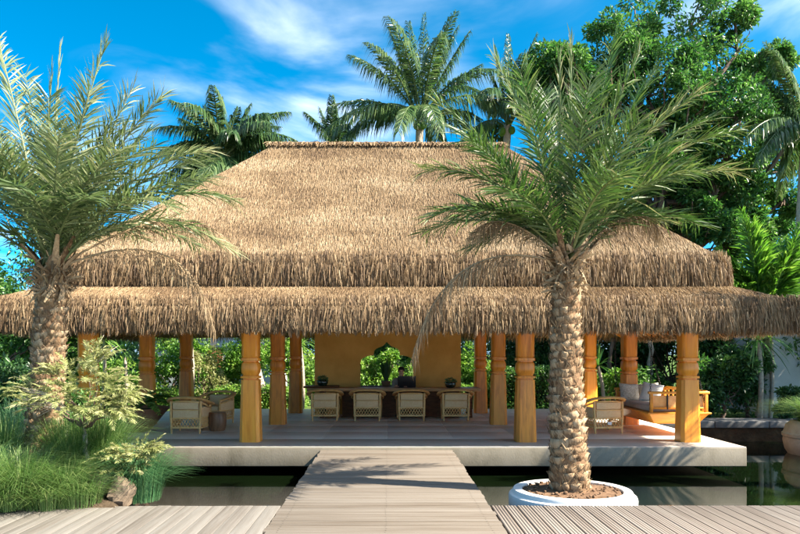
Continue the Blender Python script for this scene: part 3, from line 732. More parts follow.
# bar counter
bar = thing('bar_counter', 'long wooden bar counter with thick top and dark front panel below the arch', 'counter', (.10, 17.75, .006))
def live_edge(x0, x1, y0, y1, z0, z1, n=30, seed=1):
    g_ = np.random.default_rng(seed); mb = MB(); rr = []
    for i in range(n + 1):
        x = x0 + (x1 - x0) * i / n; wv = .02 * math.sin(i * .9 + seed) + g_.normal() * .004
        ends = .05 if i in (0, n) else 0
        rr.append([(x, y0 + wv + ends, z0), (x, y1 - ends, z0), (x, y1 - ends, z1), (x, y0 + wv + ends - .012, z1), (x, y0 + wv + ends - .02, (z0 + z1) / 2)])
    return mb.rings(np.array(rr))
live_edge(-2.12, 2.2, -.42, .34, .665, .742).build('counter_top', 'counter_wood', bar, 30)
MB().box((.22, -.05, .33), (2.95, .09, .655), .008).build('front_panel', 'dark_wood', bar)
for xx in (-1.75, 1.95): MB().box((xx, 0, .33), (.12, .5, .655), .01).build('leg', 'dark_wood', bar)
live_edge(-2.2, -1.35, -.40, .30, .744, .79, 8, 5).build('end_board', 'dark_wood', bar, 30)

# laptop, bowls
lap = thing('laptop', 'open black laptop on the bar counter in front of the seated person', 'laptop', (.47, 17.60, .75), 0)
MB().box((0, .17, .008), (.44, .28, .016), .004).build('keyboard_base', 'black_plastic', lap)
MB().box((0, .02, .155), (.46, .014, .285), .005, Matrix.Rotation(R(12), 3, 'X')).build('screen', 'black_plastic', lap)
def glass_bowl(px, z, label):
    t = thing('plant_bowl', label, 'bowl', ((px - 388) / 700 * 17.6, 17.6, z), 0, 'small round plant bowls on the bar')
    MB().lathe([(.06, 0), (.10, .012), (.135, .06), (.14, .10), (.125, .15), (.118, .152), (.13, .10), (.125, .06), (.02, .03)], 24).build('bowl', 'dark_glass', t, 50)
    g_ = np.random.default_rng(int(px)); mb = MB(); p, d = clump_points(g_, (0, 0, .15), (.13, .13, .10), 260, .3); leaf_cloud(mb, p, .05, g_, .4, .5, d); mb.build('leaves', 'blue_leaf', t)
glass_bowl(322.5, .796, 'small round dark bowl of greenery at the left end of the bar')
glass_bowl(450.5, .748, 'small round dark bowl of greenery at the right end of the bar')

# leafy potted plant in the arch
pt = thing('potted_plant', 'upright dark green strap-leaved plant standing in the foiled arch opening', 'plant', (-.05, WY + .10, sillz + .004))
MB().lathe([(.09, 0), (.11, .02), (.13, .12), (.12, .125), (.02, .10)], 20).build('pot', 'clay', pt, 40)
g = np.random.default_rng(21)
for k in range(13):
    az = g.uniform(0, 6.28); tilt = g.uniform(.10, .42); h = g.uniform(.42, .66)
    n = 8; u = np.linspace(0, 1, n); c = np.stack([np.cos(az) * (.02 + tilt * h * u ** 1.3), .5 * np.sin(az) * (.02 + tilt * h * u ** 1.3), .10 + h * u * (1 - .12 * u)], 1)
    sd = np.array([-math.sin(az), math.cos(az), 0]) if abs(math.cos(az)) < .4 else np.array([math.sin(az) * .3 + .6, .5, 0]); sd = sd / np.linalg.norm(sd)
    wv = (.05 * np.sin(np.pi * np.clip(u * .85 + .12, 0, 1)) ** .8)[:, None]
    V = np.stack([c - sd * wv, c + np.array([0, 0, -.006]), c + sd * wv], 1).reshape(-1, 3); i = np.arange(n - 1) * 3
    mb = MB(); mb.add(V, [np.stack([i, i + 1, i + 4, i + 3], 1), np.stack([i + 1, i + 2, i + 5, i + 4], 1)], g.uniform(.3, .9))
    mb.build('leaf', 'dark_leaf', pt, 60)

# hanging daybed ----------------------------------------------------
db = thing('hanging_daybed', 'orange wooden swing daybed hung on dark chains behind the right front column', 'daybed', (5.62, 14.55, .24))
mb = MB(); mb.box((0, 0, .10), (1.16, 2.1, .20), .01, taper=(.74, .86)); mb.build('base', 'orange_teak', db)
MB().box((0, 0, .215), (1.22, 2.16, .03), .006).build('deck', 'orange_teak', db)
MB().box((-.03, .05, .295), (.98, 1.86, .125), .045).build('mattress', 'grey_cloth', db, 60)
def frame_end(y, h):
    f = []
    for xx in (-.53, .53): MB().box((xx, y, .23 + h / 2), (.06, .06, h), .01).build('post', 'orange_teak', db)
    MB().box((0, y, .23 + h + .02), (1.18, .075, .05), .012).build('end_rail', 'orange_teak', db)
    MB().box((0, y, .31), (1.0, .04, .04), .008).build('end_rail', 'orange_teak', db)
    MB().box((0, y + .03, .23 + h / 2 + .02), (.98, .03, h - .12), .012).build('end_panel', 'rattan', db, 40)
    for xx in (-.22, .10): MB().box((xx, y - .012, .23 + h / 2 + .02), (.025, .03, h - .07), .003).build('strap', 'black_plastic', db)
frame_end(-1.01, .36); frame_end(1.01, .34)
MB().box((.55, 0, .62), (.06, 1.95, .05), .012).build('back_rail', 'orange_teak', db)
for yy in np.linspace(-.85, .85, 8): MB().box((.55, yy, .42), (.03, .045, .36), .006).build('slat', 'orange_teak', db)
for sx, sy in ((-1, -1), (1, -1), (-1, 1), (1, 1)):
    a = Vector((sx * .55, sy * 1.0, .24)); b_ = Vector((sx * .30 - .25, sy * 1.12, 2.20)); ln = (b_ - a).length; nl = 44; mb = MB()
    d = (b_ - a).normalized(); q = d.to_track_quat('Z', 'Y')
    for k in range(nl):
        c = a + d * ln * (k + .5) / nl; th = np.linspace(0, 2 * math.pi, 9)
        base = [Vector((.014 * math.cos(t_) * (1 if k % 2 else 0), .014 * math.cos(t_) * (0 if k % 2 else 1), .031 * math.sin(t_))) for t_ in th]
        mb.tube([tuple(c + q @ v) for v in base], .005, 4, cap=False, up=(.5, .6, .1))
    mb.build('chain', 'chain_metal', db)
def cushion(loc, dims, rot, mat, label):
    g_ = MB(); n = 14; rr = []
    # pillow: puffed square
    V = []; F = []
    for s in (1, -1):
        for i in range(n + 1):
            for j in range(n + 1):
                u, v = i / n * 2 - 1, j / n * 2 - 1
                puff = (max(0, (1 - abs(u) ** 2.6)) * max(0, (1 - abs(v) ** 2.6))) ** .55
                pin = 1 - .07 * (1 - abs(u * v)) * max(abs(u), abs(v)) ** 4
                V.append((u * dims[0] / 2 * pin, s * dims[1] / 2 * puff + .004 * s, v * dims[2] / 2 * pin))
    m_ = (n + 1) ** 2
    for i in range(n):
        for j in range(n):
            a = i * (n + 1) + j; F.append([a, a + n + 1, a + n + 2, a + 1]); F.append([m_ + a, m_ + a + 1, m_ + a + n + 2, m_ + a + n + 1])
    g_.add(V, F); o = g_.build('cushion', mat, None, 80); o.location = loc; o.rotation_euler = rot
    return tag(o, label, 'cushion', 'loose cushions on the daybed')
cushion((5.30, 15.36, .76), (.46, .16, .40), (R(-22), R(4), R(8)), 'pattern_cloth', 'patterned beige cushion at the far left corner of the daybed')
cushion((5.74, 15.38, .76), (.46, .16, .40), (R(-20), R(-5), R(-4)), 'pattern_cloth', 'patterned beige cushion at the far end of the daybed beside the back rail')
cushion((5.62, 14.95, .77), (.44, .15, .42), (R(-18), R(10), R(-38)), 'white_cloth', 'plain white cushion leaning in the middle of the daybed')

# clay bowl with fern at left ---------------------------------------
cb = thing('clay_bowl', 'wide dark brown clay bowl on the platform floor at left', 'bowl', (-5.22, 14.45, .006))
MB().lathe([(.26, 0), (.30, .02), (.46, .20), (.62, .40), (.70, .47), (.69, .49), (.60, .44), (.05, .40)], 40).build('vessel', 'clay', cb, 45)
MB().lathe([(.60, .43), (.3, .46), (.02, .47)], 24).build('soil', 'dark_soil', cb, 60)
fp = thing('fern', 'bright green fern growing out of the clay bowl', 'fern', (-5.15, 14.40, .47))
g = np.random.default_rng(5)
for k in range(17):
    az = g.uniform(0, 6.28); ln = g.uniform(.6, 1.0)
    tip = np.array([math.cos(az) * ln, math.sin(az) * ln, g.uniform(-.05, .35)]); ctl = tip * .45 + np.array([0, 0, .32])
    frond((0, 0, 0), ctl, tip, g, nl=20, ll=.17, lw=.055, rad=.007, start=.15, ang=70, lift=.1, droop=.15, plum=.12, taper=.6, tint=.55, seg=8).build('frond', 'bright_leaf', fp)

# ================================================================== PERSON
def person():
    t = thing('person', 'person in a dark shirt with short black hair, seated behind the laptop at the bar', 'person', (.34, 18.02, 0))
    # body: one continuous skinned surface
    J = {'pel': (0, .06, .50), 'wai': (0, .05, .66), 'che': (0, .02, .86), 'nec': (0, .0, 1.00), 'hdb': (0, -.01, 1.07), 'hdm': (0, -.02, 1.15), 'hdt': (0, -.01, 1.22)}
    E = [('pel', 'wai'), ('wai', 'che'), ('che', 'nec'), ('nec', 'hdb'), ('hdb', 'hdm'), ('hdm', 'hdt')]
    Rd = {'pel': (.15, .11), 'wai': (.135, .095), 'che': (.155, .10), 'nec': (.055, .052), 'hdb': (.064, .068), 'hdm': (.074, .088), 'hdt': (.062, .07)}
    for s, q in ((-1, 'l'), (1, 'r')):
        J.update({q + 'sh': (s * .17, .02, .93), q + 'el': (s * .215, -.06, .72), q + 'wr': (s * .12, -.26, .79), q + 'pa': (s * .10, -.32, .785), q + 'hi': (s * .09, .04, .47), q + 'kn': (s * .11, -.02 + .40 * .0 - .36, .46), q + 'an': (s * .11, -.30, .08), q + 'to': (s * .12, -.44, .03)})
        Rd.update({q + 'sh': (.062, .06), q + 'el': (.042, .042), q + 'wr': (.026, .024), q + 'pa': (.036, .014), q + 'hi': (.085, .08), q + 'kn': (.058, .058), q + 'an': (.038, .038), q + 'to': (.036, .025)})
        E += [('che', q + 'sh'), (q + 'sh', q + 'el'), (q + 'el', q + 'wr'), (q + 'wr', q + 'pa'), ('pel', q + 'hi'), (q + 'hi', q + 'kn'), (q + 'kn', q + 'an'), (q + 'an', q + 'to')]
        for k, (dx, ln) in enumerate(((-.03, .062), (-.010, .074), (.010, .070), (.028, .055))):
            a, b_ = q + 'f%d' % k, q + 'g%d' % k
            J[a] = (s * .10 + dx, -.355 - ln * .3, .790); J[b_] = (s * .10 + dx * 1.15, -.355 - ln, .768)
            Rd[a] = (.009, .009); Rd[b_] = (.0075, .0075); E += [(q + 'pa', a), (a, b_)]
        J[q + 'th'] = (s * .055, -.325, .778); Rd[q + 'th'] = (.010, .010); E.append((q + 'pa', q + 'th'))
    keys = list(J); me = bpy.data.meshes.new('body'); me.from_pydata([J[k] for k in keys], [(keys.index(a), keys.index(b_)) for a, b_ in E], [])
    o = link('body', me, t); sk = o.modifiers.new('skin', 'SKIN'); sk.use_smooth_shade = True
    for i, k in enumerate(keys): me.skin_vertices[0].data[i].radius = Rd[k]; me.skin_vertices[0].data[i].use_root = (k == 'pel')
    ss = o.modifiers.new('sub', 'SUBSURF'); ss.levels = 2; ss.render_levels = 2
    dg = bpy.context.evaluated_depsgraph_get(); ev = bpy.data.meshes.new_from_object(o.evaluated_get(dg))
    o.modifiers.clear(); o.data = ev; ev.materials.clear(); ev.materials.append(MAT['skin']); ev.materials.append(MAT['shirt']); ev.materials.append(MAT['dark_joist'])
    for p_ in ev.polygons:
        c = p_.center
        p_.material_index = 0 if (c.z > .99 or c.y < -.20 and c.z > .7) else (1 if c.z > .56 else 2)
        p_.use_smooth = True
    # face: nose, brows, mouth and ears as features
    mb = MB(); mb.tube([(0, -.112, 1.175), (0, -.127, 1.15), (0, -.122, 1.135)], [.007, .013, .012], 8); mb.build('nose', 'skin', t, 80)
    for s in (-1, 1):
        MB().blob((s * .033, -.102, 1.165), (.013, .008, .007), 10, 6).build('eye', 'hair', t, 80)
        MB().blob((s * .080, -.005, 1.15), (.010, .018, .028), 10, 6).build('ear', 'skin', t, 80)
    MB().tube([(-.022, -.103, 1.103), (0, -.110, 1.102), (.022, -.103, 1.103)], .005, 6).build('mouth', 'clay', t, 80)
    # hair cap with a fringe
    mb = MB(); rr = []
    for i in range(9):
        a = R(-8 + 98 * i / 8); th = np.arange(24) * 2 * math.pi / 24
        lowf = np.where(np.sin(th) < -.3, .045, -.02) * (1 - i / 8)
        rr.append(np.stack([.092 * math.cos(a) * np.cos(th), -.008 + .108 * math.cos(a) * np.sin(th), 1.175 + .098 * math.sin(a) + lowf], -1))
    mb.rings(rr); mb.build('hair', 'hair', t, 80)
    MB().tube([(-.075, .01, .985), (-.04, -.06, .965), (0, -.075, .955), (.04, -.06, .965), (.075, .01, .985), (0, .06, 1.0), (-.075, .01, .985)], .014, 6).build('collar', 'shirt', t, 80)
    return t
per = person()
st = thing('bar_stool', 'plain wooden stool under the seated person behind the bar', 'stool', (.34, 18.08, .006))
MB().lathe([(.17, .36), (.18, .37), (.18, .395), (.16, .40)], 24).build('seat', 'stump_wood', st, 40)
for sx, sy in ((-1, -1), (1, -1), (-1, 1), (1, 1)): MB().tube([(sx * .14, sy * .13, 0), (sx * .10, sy * .10, .37)], .018, 6).build('leg', 'stump_wood', st)

# ================================================================== PALMS
def trunk_pts(base, top, n=24, bow=(0, 0)):
    t_ = np.linspace(0, 1, n)[:, None]; b_ = np.sin(np.pi * t_) * np.array([[bow[0], bow[1], 0]])
    return np.asarray(base) + (np.asarray(top) - np.asarray(base)) * t_ + b_
def stub_mesh(i):
    g_ = np.random.default_rng(100 + i)
    # diamond leaf base: a wedge, broad below, cut at the top
    w, h, d = .070, .082, .025
    V = np.array([(-w * .35, -.02, -h * .7), (w * .35, -.02, -h * .7), (w * .95, -.02, h * .1), (w * .8, -.02, h * .62), (-w * .8, -.02, h * .62), (-w * .95, -.02, h * .1),
                  (-w * .22, d * .25, -h * .5), (w * .22, d * .25, -h * .5), (w * .74, d * .62, h * .08), (w * .58, d * 1.3, h * .50), (-w * .58, d * 1.3, h * .50), (-w * .72, d * .62, h * .08), (0, d * .62, h * .0), (w * .1, d * .35, h * .60)])
    V += g_.normal(size=V.shape) * .007
    F = [[i_, (i_ + 1) % 6, 6 + (i_ + 1) % 6, 6 + i_] for i_ in (0, 1, 2, 4, 5)] + [[6, 7, 12], [7, 8, 12], [8, 9, 12], [9, 10, 12], [10, 11, 12], [11, 6, 12], [9, 13, 10], [3, 13, 9], [4, 10, 13], [3, 4, 13]]
    mb = MB(); mb.add(V, F); me = mb.mesh('leaf_base', 'palm_bark'); return me
STUBS = [stub_mesh(i) for i in range(5)]
def date_palm(label, base, top, r0, r1, keys, fill, D, mat, seed, dry, bow=(0, 0), rows=24, fillr=(1.5, 2.5), spears=()):
    g = np.random.default_rng(seed); base = np.asarray(base, float); top = np.asarray(top, float)
    t = thing('date_palm', label, 'palm tree', base, 0, 'date palms in front of the pavilion')
    pts = trunk_pts(base, top, 24, bow) - base; rad = r1 + (r0 - r1) * (1 - np.linspace(0, 1, 24)) ** 1.6
    tr = MB().tube(pts, rad * .93, 16, up=(0, 1, 0)).build('trunk', 'palm_core', t, 60)
    cnt = 0
    for k in range(rows):
        na = 12
        for a_ in range(na):
            u = min(.98, max(0, (k + .3 + a_ / na + g.normal() * .10 - .5) / rows * .95)); f = u * 22.9; i0 = int(f); c = pts[i0] + (pts[min(i0 + 1, 23)] - pts[i0]) * (f - i0); rr = np.interp(f, range(24), rad)
            if g.uniform() < .06: continue
            a = (a_ + .42 * k) * 2 * math.pi / na + g.normal() * .05
            o = link_mesh('leaf_base', STUBS[int(g.integers(5))], tr)
            o.location = tuple(c + np.array([math.cos(a), math.sin(a), 0]) * (rr * .88)); s = rr / .235 * g.uniform(.92, 1.22)
            o.rotation_euler = (g.normal() * .12 - .05, g.normal() * .16 + .22, a - math.pi / 2); o.scale = (s, s * g.uniform(.8, 1.2), s * 1.22 * (np.linalg.norm(pts[-1]) / rows / .115)); cnt += 1
    n = 1500; u = g.uniform(0, .97, n); a = g.uniform(0, 6.28, n); f = u * 22.9; rr = np.interp(f, range(24), rad)
    c = np.stack([np.interp(f, range(24), pts[:, q]) for q in range(3)], 1); od = np.stack([np.cos(a), np.sin(a), a * 0], 1)
    dn = np.stack([-np.sin(a) * .6 * g.normal(size=n), np.cos(a) * .6 * g.normal(size=n), np.ones(n)], 1); dn /= np.linalg.norm(dn, axis=1)[:, None]
    mb = MB(); blades(mb, c + od * (rr * .93)[:, None], dn, od, g.uniform(.05, .13, n), g.uniform(.004, .014, n), g.uniform(.2, .6, n), g, g.uniform(.05, .8, n)); mb.build('trunk_fibre', 'dry_leaf', tr, kind='stuff')
    top_l = top - base
    def add(p2, rise, nl=88, tint=.45, name='frond', m=mat, drop=.16, **kw):
        off = np.array([g.normal() * .06, g.normal() * .06, g.uniform(-.12, .12)])
        p0 = top_l + off; p2 = np.asarray(p2); ln = np.linalg.norm(p2 - p0)
        hzv = p2 - p0; 
        p1 = p0 + (p2 - p0) * .46 + np.array([0, 0, (rise * 1.15 + .035) * ln])
        a = dict(nl=int(nl * 1.1), ll=.45, lw=.021, rad=.020, start=.14, ang=55, fade=.28, taper=.3, lift=.22, droop=drop, plum=.34, tint=tint); a.update(kw)
        frond(p0, p1, p2, g, **a).build(name, m, t)
    for (x, yv, dz, rise, ti, td) in keys:
        add(P(x, yv, D + dz) - base, rise, tint=ti, tipdry=td)
    for k in range(fill):
        az = g.uniform(0, 2 * math.pi); el = R(g.uniform(12, 80)); ln = g.uniform(*fillr)
        p2 = top_l + ln * np.array([math.cos(az) * math.cos(el), math.sin(az) * math.cos(el), math.sin(el)])
        add(p2, .22 * math.cos(el) + .03, tint=g.uniform(.3, .55), nl=80)
    for (x, yv, dz, cx_, cy_) in dry:
        frond(top_l + np.array([0, -.05, -.05]), P(cx_, cy_, D + dz * .5) - base, P(x, yv, D + dz) - base, g, nl=150, ll=.30, lw=.011, rad=.017, start=.12, ang=50, fade=.2, lift=-.2, droop=.95, curl=1, plum=.5, tint=.5).build('dry_frond', 'dry_leaf', t)
    for (x, yv, dz) in spears:
        add(P(x, yv, D + dz) - base, .0, ang=9, ll=.36, lw=.016, lift=.2, plum=.3, nl=50, tint=.85, rad=.022)
    # fibrous collar and old cut stalks below the crown
    mb = MB(); n = 260
    a = g.uniform(0, 6.28, n); z = g.uniform(-.34, .12, n)
    p = top_l + np.stack([np.cos(a) * r1 * 1.0, np.sin(a) * r1 * 1.0, z], 1)
    dn = np.stack([np.cos(a) * .35 + g.normal(size=n) * .3, np.sin(a) * .35 + g.normal(size=n) * .3, g.uniform(-1, .9, n)], 1); dn /= np.linalg.norm(dn, axis=1)[:, None]
    nr = np.stack([np.cos(a), np.sin(a), a * 0 + .2], 1)
    blades(mb, p, dn, nr, g.uniform(.1, .26, n), g.uniform(.012, .04, n), g.uniform(0, .25, n), g, g.uniform(.1, .9, n)); mb.build('fibre_collar', 'dry_leaf', t)
    for k in range(9):
        a = g.uniform(0, 6.28); p0 = top_l + np.array([math.cos(a) * r1 * .8, math.sin(a) * r1 * .8, g.uniform(-.2, .1)]); d = np.array([math.cos(a) * .6, math.sin(a) * .6, 1]) * g.uniform(.2, .38)
        MB().tube([p0, p0 + d * .5 + np.array([math.cos(a), math.sin(a), 0]) * .03, p0 + d + np.array([math.cos(a), math.sin(a), 0]) * .09], [.034, .026, .015], 6, asp=(1.4, .6)).build('cut_stalk', 'palm_bark', t, 50)
    return t

date_palm('leaning-crowned date palm with knobbly trunk growing from the round white planter', (2.17, 8.33, -.02), tuple(P(567, 262, 8.33)), .238, .168,
    [(433, 216, -.5, .30, .30, .3), (474, 246, .3, .34, .25, .3), (424, 170, .2, .24, .40, .5), (436, 102, .4, .14, .5, .2), (494, 58, .2, .10, .66, .2), (520, 70, -.6, .06, .5, .1), (613, 42, .2, .05, .5, 0), (640, 52, -.3, .06, .45, 0),
     (655, 70, .3, .10, .5, .2), (694, 96, -.2, .17, .6, .3), (708, 120, .5, .16, .5, .3), (733, 172, .1, .24, .40, .6), (690, 170, -.7, .2, .45, .2), (660, 222, .3, .34, .30, .8), (545, 92, .9, .03, .4, 0), (590, 80, -.9, .05, .5, 0), (470, 140, -.7, .15, .4, .1),
     (640, 120, -1.0, .12, .45, .1), (500, 190, -1.2, .22, .35, .1), (620, 175, -1.4, .2, .4, .1), (455, 130, 1.0, .15, .35, .1), (680, 140, 1.0, .15, .4, .1)],
    9, 8.33, 'date_leaf', 31, [(411, 362, -.2, 446, 222), (663, 236, .4, 634, 178), (470, 236, -.3, 500, 196)], bow=(-.03, 0), rows=24, spears=((571, 40, 0), (560, 55, .1)))
date_palm('pale grey-green date palm with sunlit trunk rising from the left planting bed', (P(40, 470, 8.9)[0], 8.9, .10), tuple(P(53, 268, 8.75)), .245, .185,
    [(-2, 40, .1, .05, .6, .2), (106, 42, .2, .05, .5, .1), (133, 88, .1, .08, .62, .2), (163, 95, -.2, .13, .5, .2), (208, 150, .1, .20, .55, .3), (234, 200, .2, .27, .45, .4), (232, 250, -.2, .36, .4, .7), (206, 178, -.7, .2, .5, .2), (150, 130, .8, .12, .5, .1), (90, 90, -.8, .06, .55, .1),
     (25, 75, .5, .05, .55, .1), (-30, 100, .2, .12, .55, .2), (-60, 130, -.3, .2, .5, .2), (-70, 190, .2, .26, .45, .3), (-40, 235, -.4, .35, .4, .4), (120, 150, -1.1, .15, .6, .1), (60, 130, -1.4, .12, .6, .1), (0, 150, -1.2, .18, .55, .1), (170, 205, -1.0, .28, .5, .2), (175, 150, 1.1, .18, .4, .1), (-10, 120, 1.2, .12, .45, 0)],
    18, 8.75, 'date_leaf_pale', 47, [(215, 336, .1, 193, 205), (232, 250, .3, 190, 180)], bow=(.02, 0), rows=24, spears=((60, 48, 0), (52, 66, .1)))

# white round planter in the pond
pl = thing('round_planter', 'round white concrete ring planter standing in the pond around the palm', 'planter', (2.19, 8.335, -.9))
MB().lathe([(.70, 0), (.70, .40), (.735, .44), (.745, .80), (.735, .83), (.72, .84), (.70, .845), (.695, .875), (.685, .89), (.635, .895), (.60, .895), (.585, .885), (.58, .80), (.02, .78)], 72).build('ring', 'white_paint', pl, 35)
mb = MB(); mb.lathe([(.585, .865)] + [(r_, .868 + .035 * (1 - r_ / .585)) for r_ in np.linspace(.54, .02, 10)], 40); V_ = mb.v[-1]; V_[:, 2] += np.random.default_rng(4).normal(size=len(V_)) * .007
mb.build('soil', 'soil', pl, 70)
g = np.random.default_rng(9); mb = MB()
for k in range(90):
    a = g.uniform(0, 6.28); r_ = .57 * math.sqrt(g.uniform(.2, 1)); s = g.uniform(.006, .022) * (1.5 if g.uniform() < .12 else 1)
    mb.blob((r_ * math.cos(a), r_ * math.sin(a), .885 + .03 * (1 - r_ / .58)), (s, s, s * .7), 7, 4, .2, k)
mb.build('soil_clods', 'soil', pl, kind='stuff')

ofx, ofy = 8.7, 10.4
date_palm('date palm beyond the right edge of the photo whose fronds dapple the platform', (ofx, ofy, -.02), (ofx, ofy, 3.0), .27, .2, [], 24, ofy, 'date_leaf', 53, [], rows=12)
pl3 = copy_tree(pl); pl3.location = (ofx, ofy, -.9); pl3['label'] = 'round white ring planter beyond the right edge of the photo'; pl3['group'] = pl['group'] = 'white ring planters in the pond'
# coconut palms behind ------------------------------------------------
def coconut(label, base, top, n, ln, seed, keys=(), D=None, mat='coconut_leaf', r=.16, ll=.75, elr=(-35, 75), nl=115, tint=(.25, .6), lw=.045, dr=.8):
    g = np.random.default_rng(seed); base = np.asarray(base, float); top = np.asarray(top, float)
    t = thing('coconut_palm', label, 'palm tree', base, 0, 'coconut palms behind the pavilion')
    MB().tube(trunk_pts(base, top, 16, (g.normal() * .2, 0)) - base, np.linspace(r * 1.3, r * .8, 16) * (1 + .05 * (np.arange(16) % 2)), 10, up=(0, 1, 0)).build('trunk', 'pale_bark', t, 60)
    tl = top - base
    def add(p2, rise):
        p2 = np.asarray(p2); p0 = tl + np.array([g.normal() * .08, g.normal() * .08, g.uniform(-.1, .15)]); L_ = np.linalg.norm(p2 - p0)
        p1 = p0 + (p2 - p0) * .45 + np.array([0, 0, rise * L_])
        frond(p0, p1, p2, g, nl=nl, ll=ll, lw=lw, rad=.04, start=.16, ang=62, lift=.02, droop=dr, plum=.2, taper=.6, tint=g.uniform(*tint), seg=14).build('frond', mat, t)
    for (x, yv, dz, rise) in keys: add(P(x, yv, D + dz) - base, rise)
    for k in range(n):
        az = g.uniform(0, 6.28); el = R(g.uniform(*elr)); l_ = ln * g.uniform(.8, 1.1)
        add(tl + l_ * np.array([math.cos(az) * math.cos(el), math.sin(az) * math.cos(el), math.sin(el)]), .38 * math.cos(el) + .03)
    for k in range(3):
        a = g.uniform(0, 6.28); MB().blob(tl + np.array([.22 * math.cos(a), .22 * math.sin(a), -.25]), (.12, .12, .15), 10, 7, .03).build('coconut', 'bright_leaf', t, 80)
    return t
D1 = 24
coconut('tall coconut palm rising behind the middle of the thatched ridge', (P(421, 354, D1)[0], D1, GZ), P(420, 120, D1), 15, 3.6, 61,
    [(350, 55, 0, .25), (390, 30, .3, .12), (424, 14, 0, .0), (447, 25, -.3, .02), (470, 30, .2, .08), (481, 64, .2, .12), (332, 105, -.3, .28), (345, 135, .4, .34), (375, 112, -.6, .2), (480, 118, .5, .32), (408, 22, -.5, .03)], D1)
coconut('bushy coconut palm behind the left roof hip with fronds drooping over', (P(264, 354, 22)[0], 22, GZ), P(224, 160, 22), 34, 2.35, 62,
    [(222, 98, 0, .0), (180, 118, .2, .22), (205, 106, -.3, .12), (250, 104, .3, .14), (282, 138, 0, .35), (165, 150, .2, .36), (275, 165, -.3, .4), (238, 108, -.4, .1), (190, 185, -.4, .5), (250, 180, -.6, .45)], 22, nl=115, ll=.62, elr=(-50, 50))
coconut('small coconut palm just clearing the ridge left of the tall one', (P(335, 354, 26)[0], 26, GZ), P(336, 158, 26), 10, 2.0, 63, [(305, 112, 0, .2), (320, 108, .2, .1), (345, 112, 0, .1), (360, 125, .2, .2), (335, 104, 0, .0)], 26, ll=.6)
coconut('coconut palm half hidden behind the right date palm crown', (P(498, 354, 25)[0], 25, GZ), P(508, 125, 25), 14, 3.2, 64, [(495, 45, 0, .05), (508, 34, .2, .02), (525, 50, 0, .06), (490, 70, .2, .15), (540, 80, 0, .2), (478, 100, .2, .3)], 25, ll=.6)
coconut('coconut palm at the upper right edge beside the big tree', (P(812, 354, 21)[0], 21, GZ), P(806, 135, 21), 12, 3.0, 65, [(768, 80, 0, .1), (770, 130, 0, .25), (780, 165, .2, .4), (785, 95, .3, .1), (762, 150, 0, .35)], 21, ll=.6)
coconut('young coconut palm with broad bright fronds behind the right roof corner', (P(762, 354, 19)[0], 19, GZ), P(766, 318, 19), 5, 2.0, 66, [(742, 212, 0, .02), (722, 250, .2, .1), (752, 222, -.2, .02), (800, 225, 0, .05), (812, 245, 0, .1), (783, 240, .5, .0), (705, 290, 0, .3)], 19, mat='bright_leaf', ll=.95, nl=95, lw=.07, dr=.25, r=.14, elr=(10, 75), tint=(.0, .35))

# ================================================================== BIG TREE and background greenery
def tree(name, label, base, clumps, mat, seed, per=900, size=.17, group=None, tr=.3, asp=.42, bark='bark', fork=.35, sub=8, subr=.42, limbs=True, cat='tree'):
    g = np.random.default_rng(seed); base = np.asarray(base, float)
    t = thing(name, label, cat, base, 0, group)
    cl_ = [(np.asarray(c, float) - base, r) for c, r in clumps]
    cc = np.mean([c for c, _ in cl_], axis=0); mbt = MB()
    fk = np.array([cc[0] * .35, cc[1] * .35, max(.3, cc[2] * fork)])
    limb(mbt, (0, 0, -.1), fk, tr, tr * .75, g, 7, .05)
    mbt.build('trunk', bark, t, 70)
    if limbs:
        for c, r in cl_:
            ml = MB(); e = limb(ml, fk, c, tr * .42, tr * .10, g, 8, .10)
            for k in range(4):
                d = g.normal(size=3); d /= np.linalg.norm(d); limb(ml, e[int(g.integers(4, 8))], c + d * np.asarray(r) * .75, tr * .10, tr * .02, g, 5, .12)
            ml.build('limb', bark, t, 70)
    crown(g, cl_, per, size, .5, asp, .25, sub, subr).build('crown', mat, t)
    return t
D2 = 25
g = np.random.default_rng(77)
cp = [(640, 22, 46), (690, 28, 52), (668, 70, 45), (610, 50, 40), (550, 72, 30), (580, 88, 32), (720, 78, 46), (740, 120, 44), (700, 130, 40), (765, 105, 34), (752, 70, 26), (735, 20, 26), (725, 165, 38), (690, 180, 36), (775, 160, 34), (650, 120, 40), (600, 125, 36), (640, 165, 34), (655, 200, 30), (748, 205, 32), (784, 200, 28), (680, 238, 28), (740, 245, 30), (530, 105, 24), (775, 60, 22), (668, 215, 34), (700, 212, 26), (690, 150, 36), (715, 230, 26), (622, 95, 34), (570, 60, 26), (660, 170, 34), (770, 232, 30), (795, 130, 30), (548, 92, 30), (575, 112, 32), (562, 62, 26), (602, 92, 34), (528, 82, 20), (720, 195, 32), (745, 175, 32), (630, 60, 34), (700, 95, 40), (665, 140, 34), (640, 215, 28)]
cl2 = [(P(x, yv, D2 + g.uniform(-2.2, 2.2)), (r * D2 / 700 * 1.0, r * D2 / 700 * 1.0, r * D2 / 700 * .85)) for x, yv, r in cp]
tree('rain_tree', 'large spreading broadleaf tree filling the upper right behind the pavilion', (P(655, 354, D2)[0], D2, GZ), cl2, 'tree_leaf', 78, per=2600, size=.17, tr=.42, fork=.45, sub=11, subr=.36)

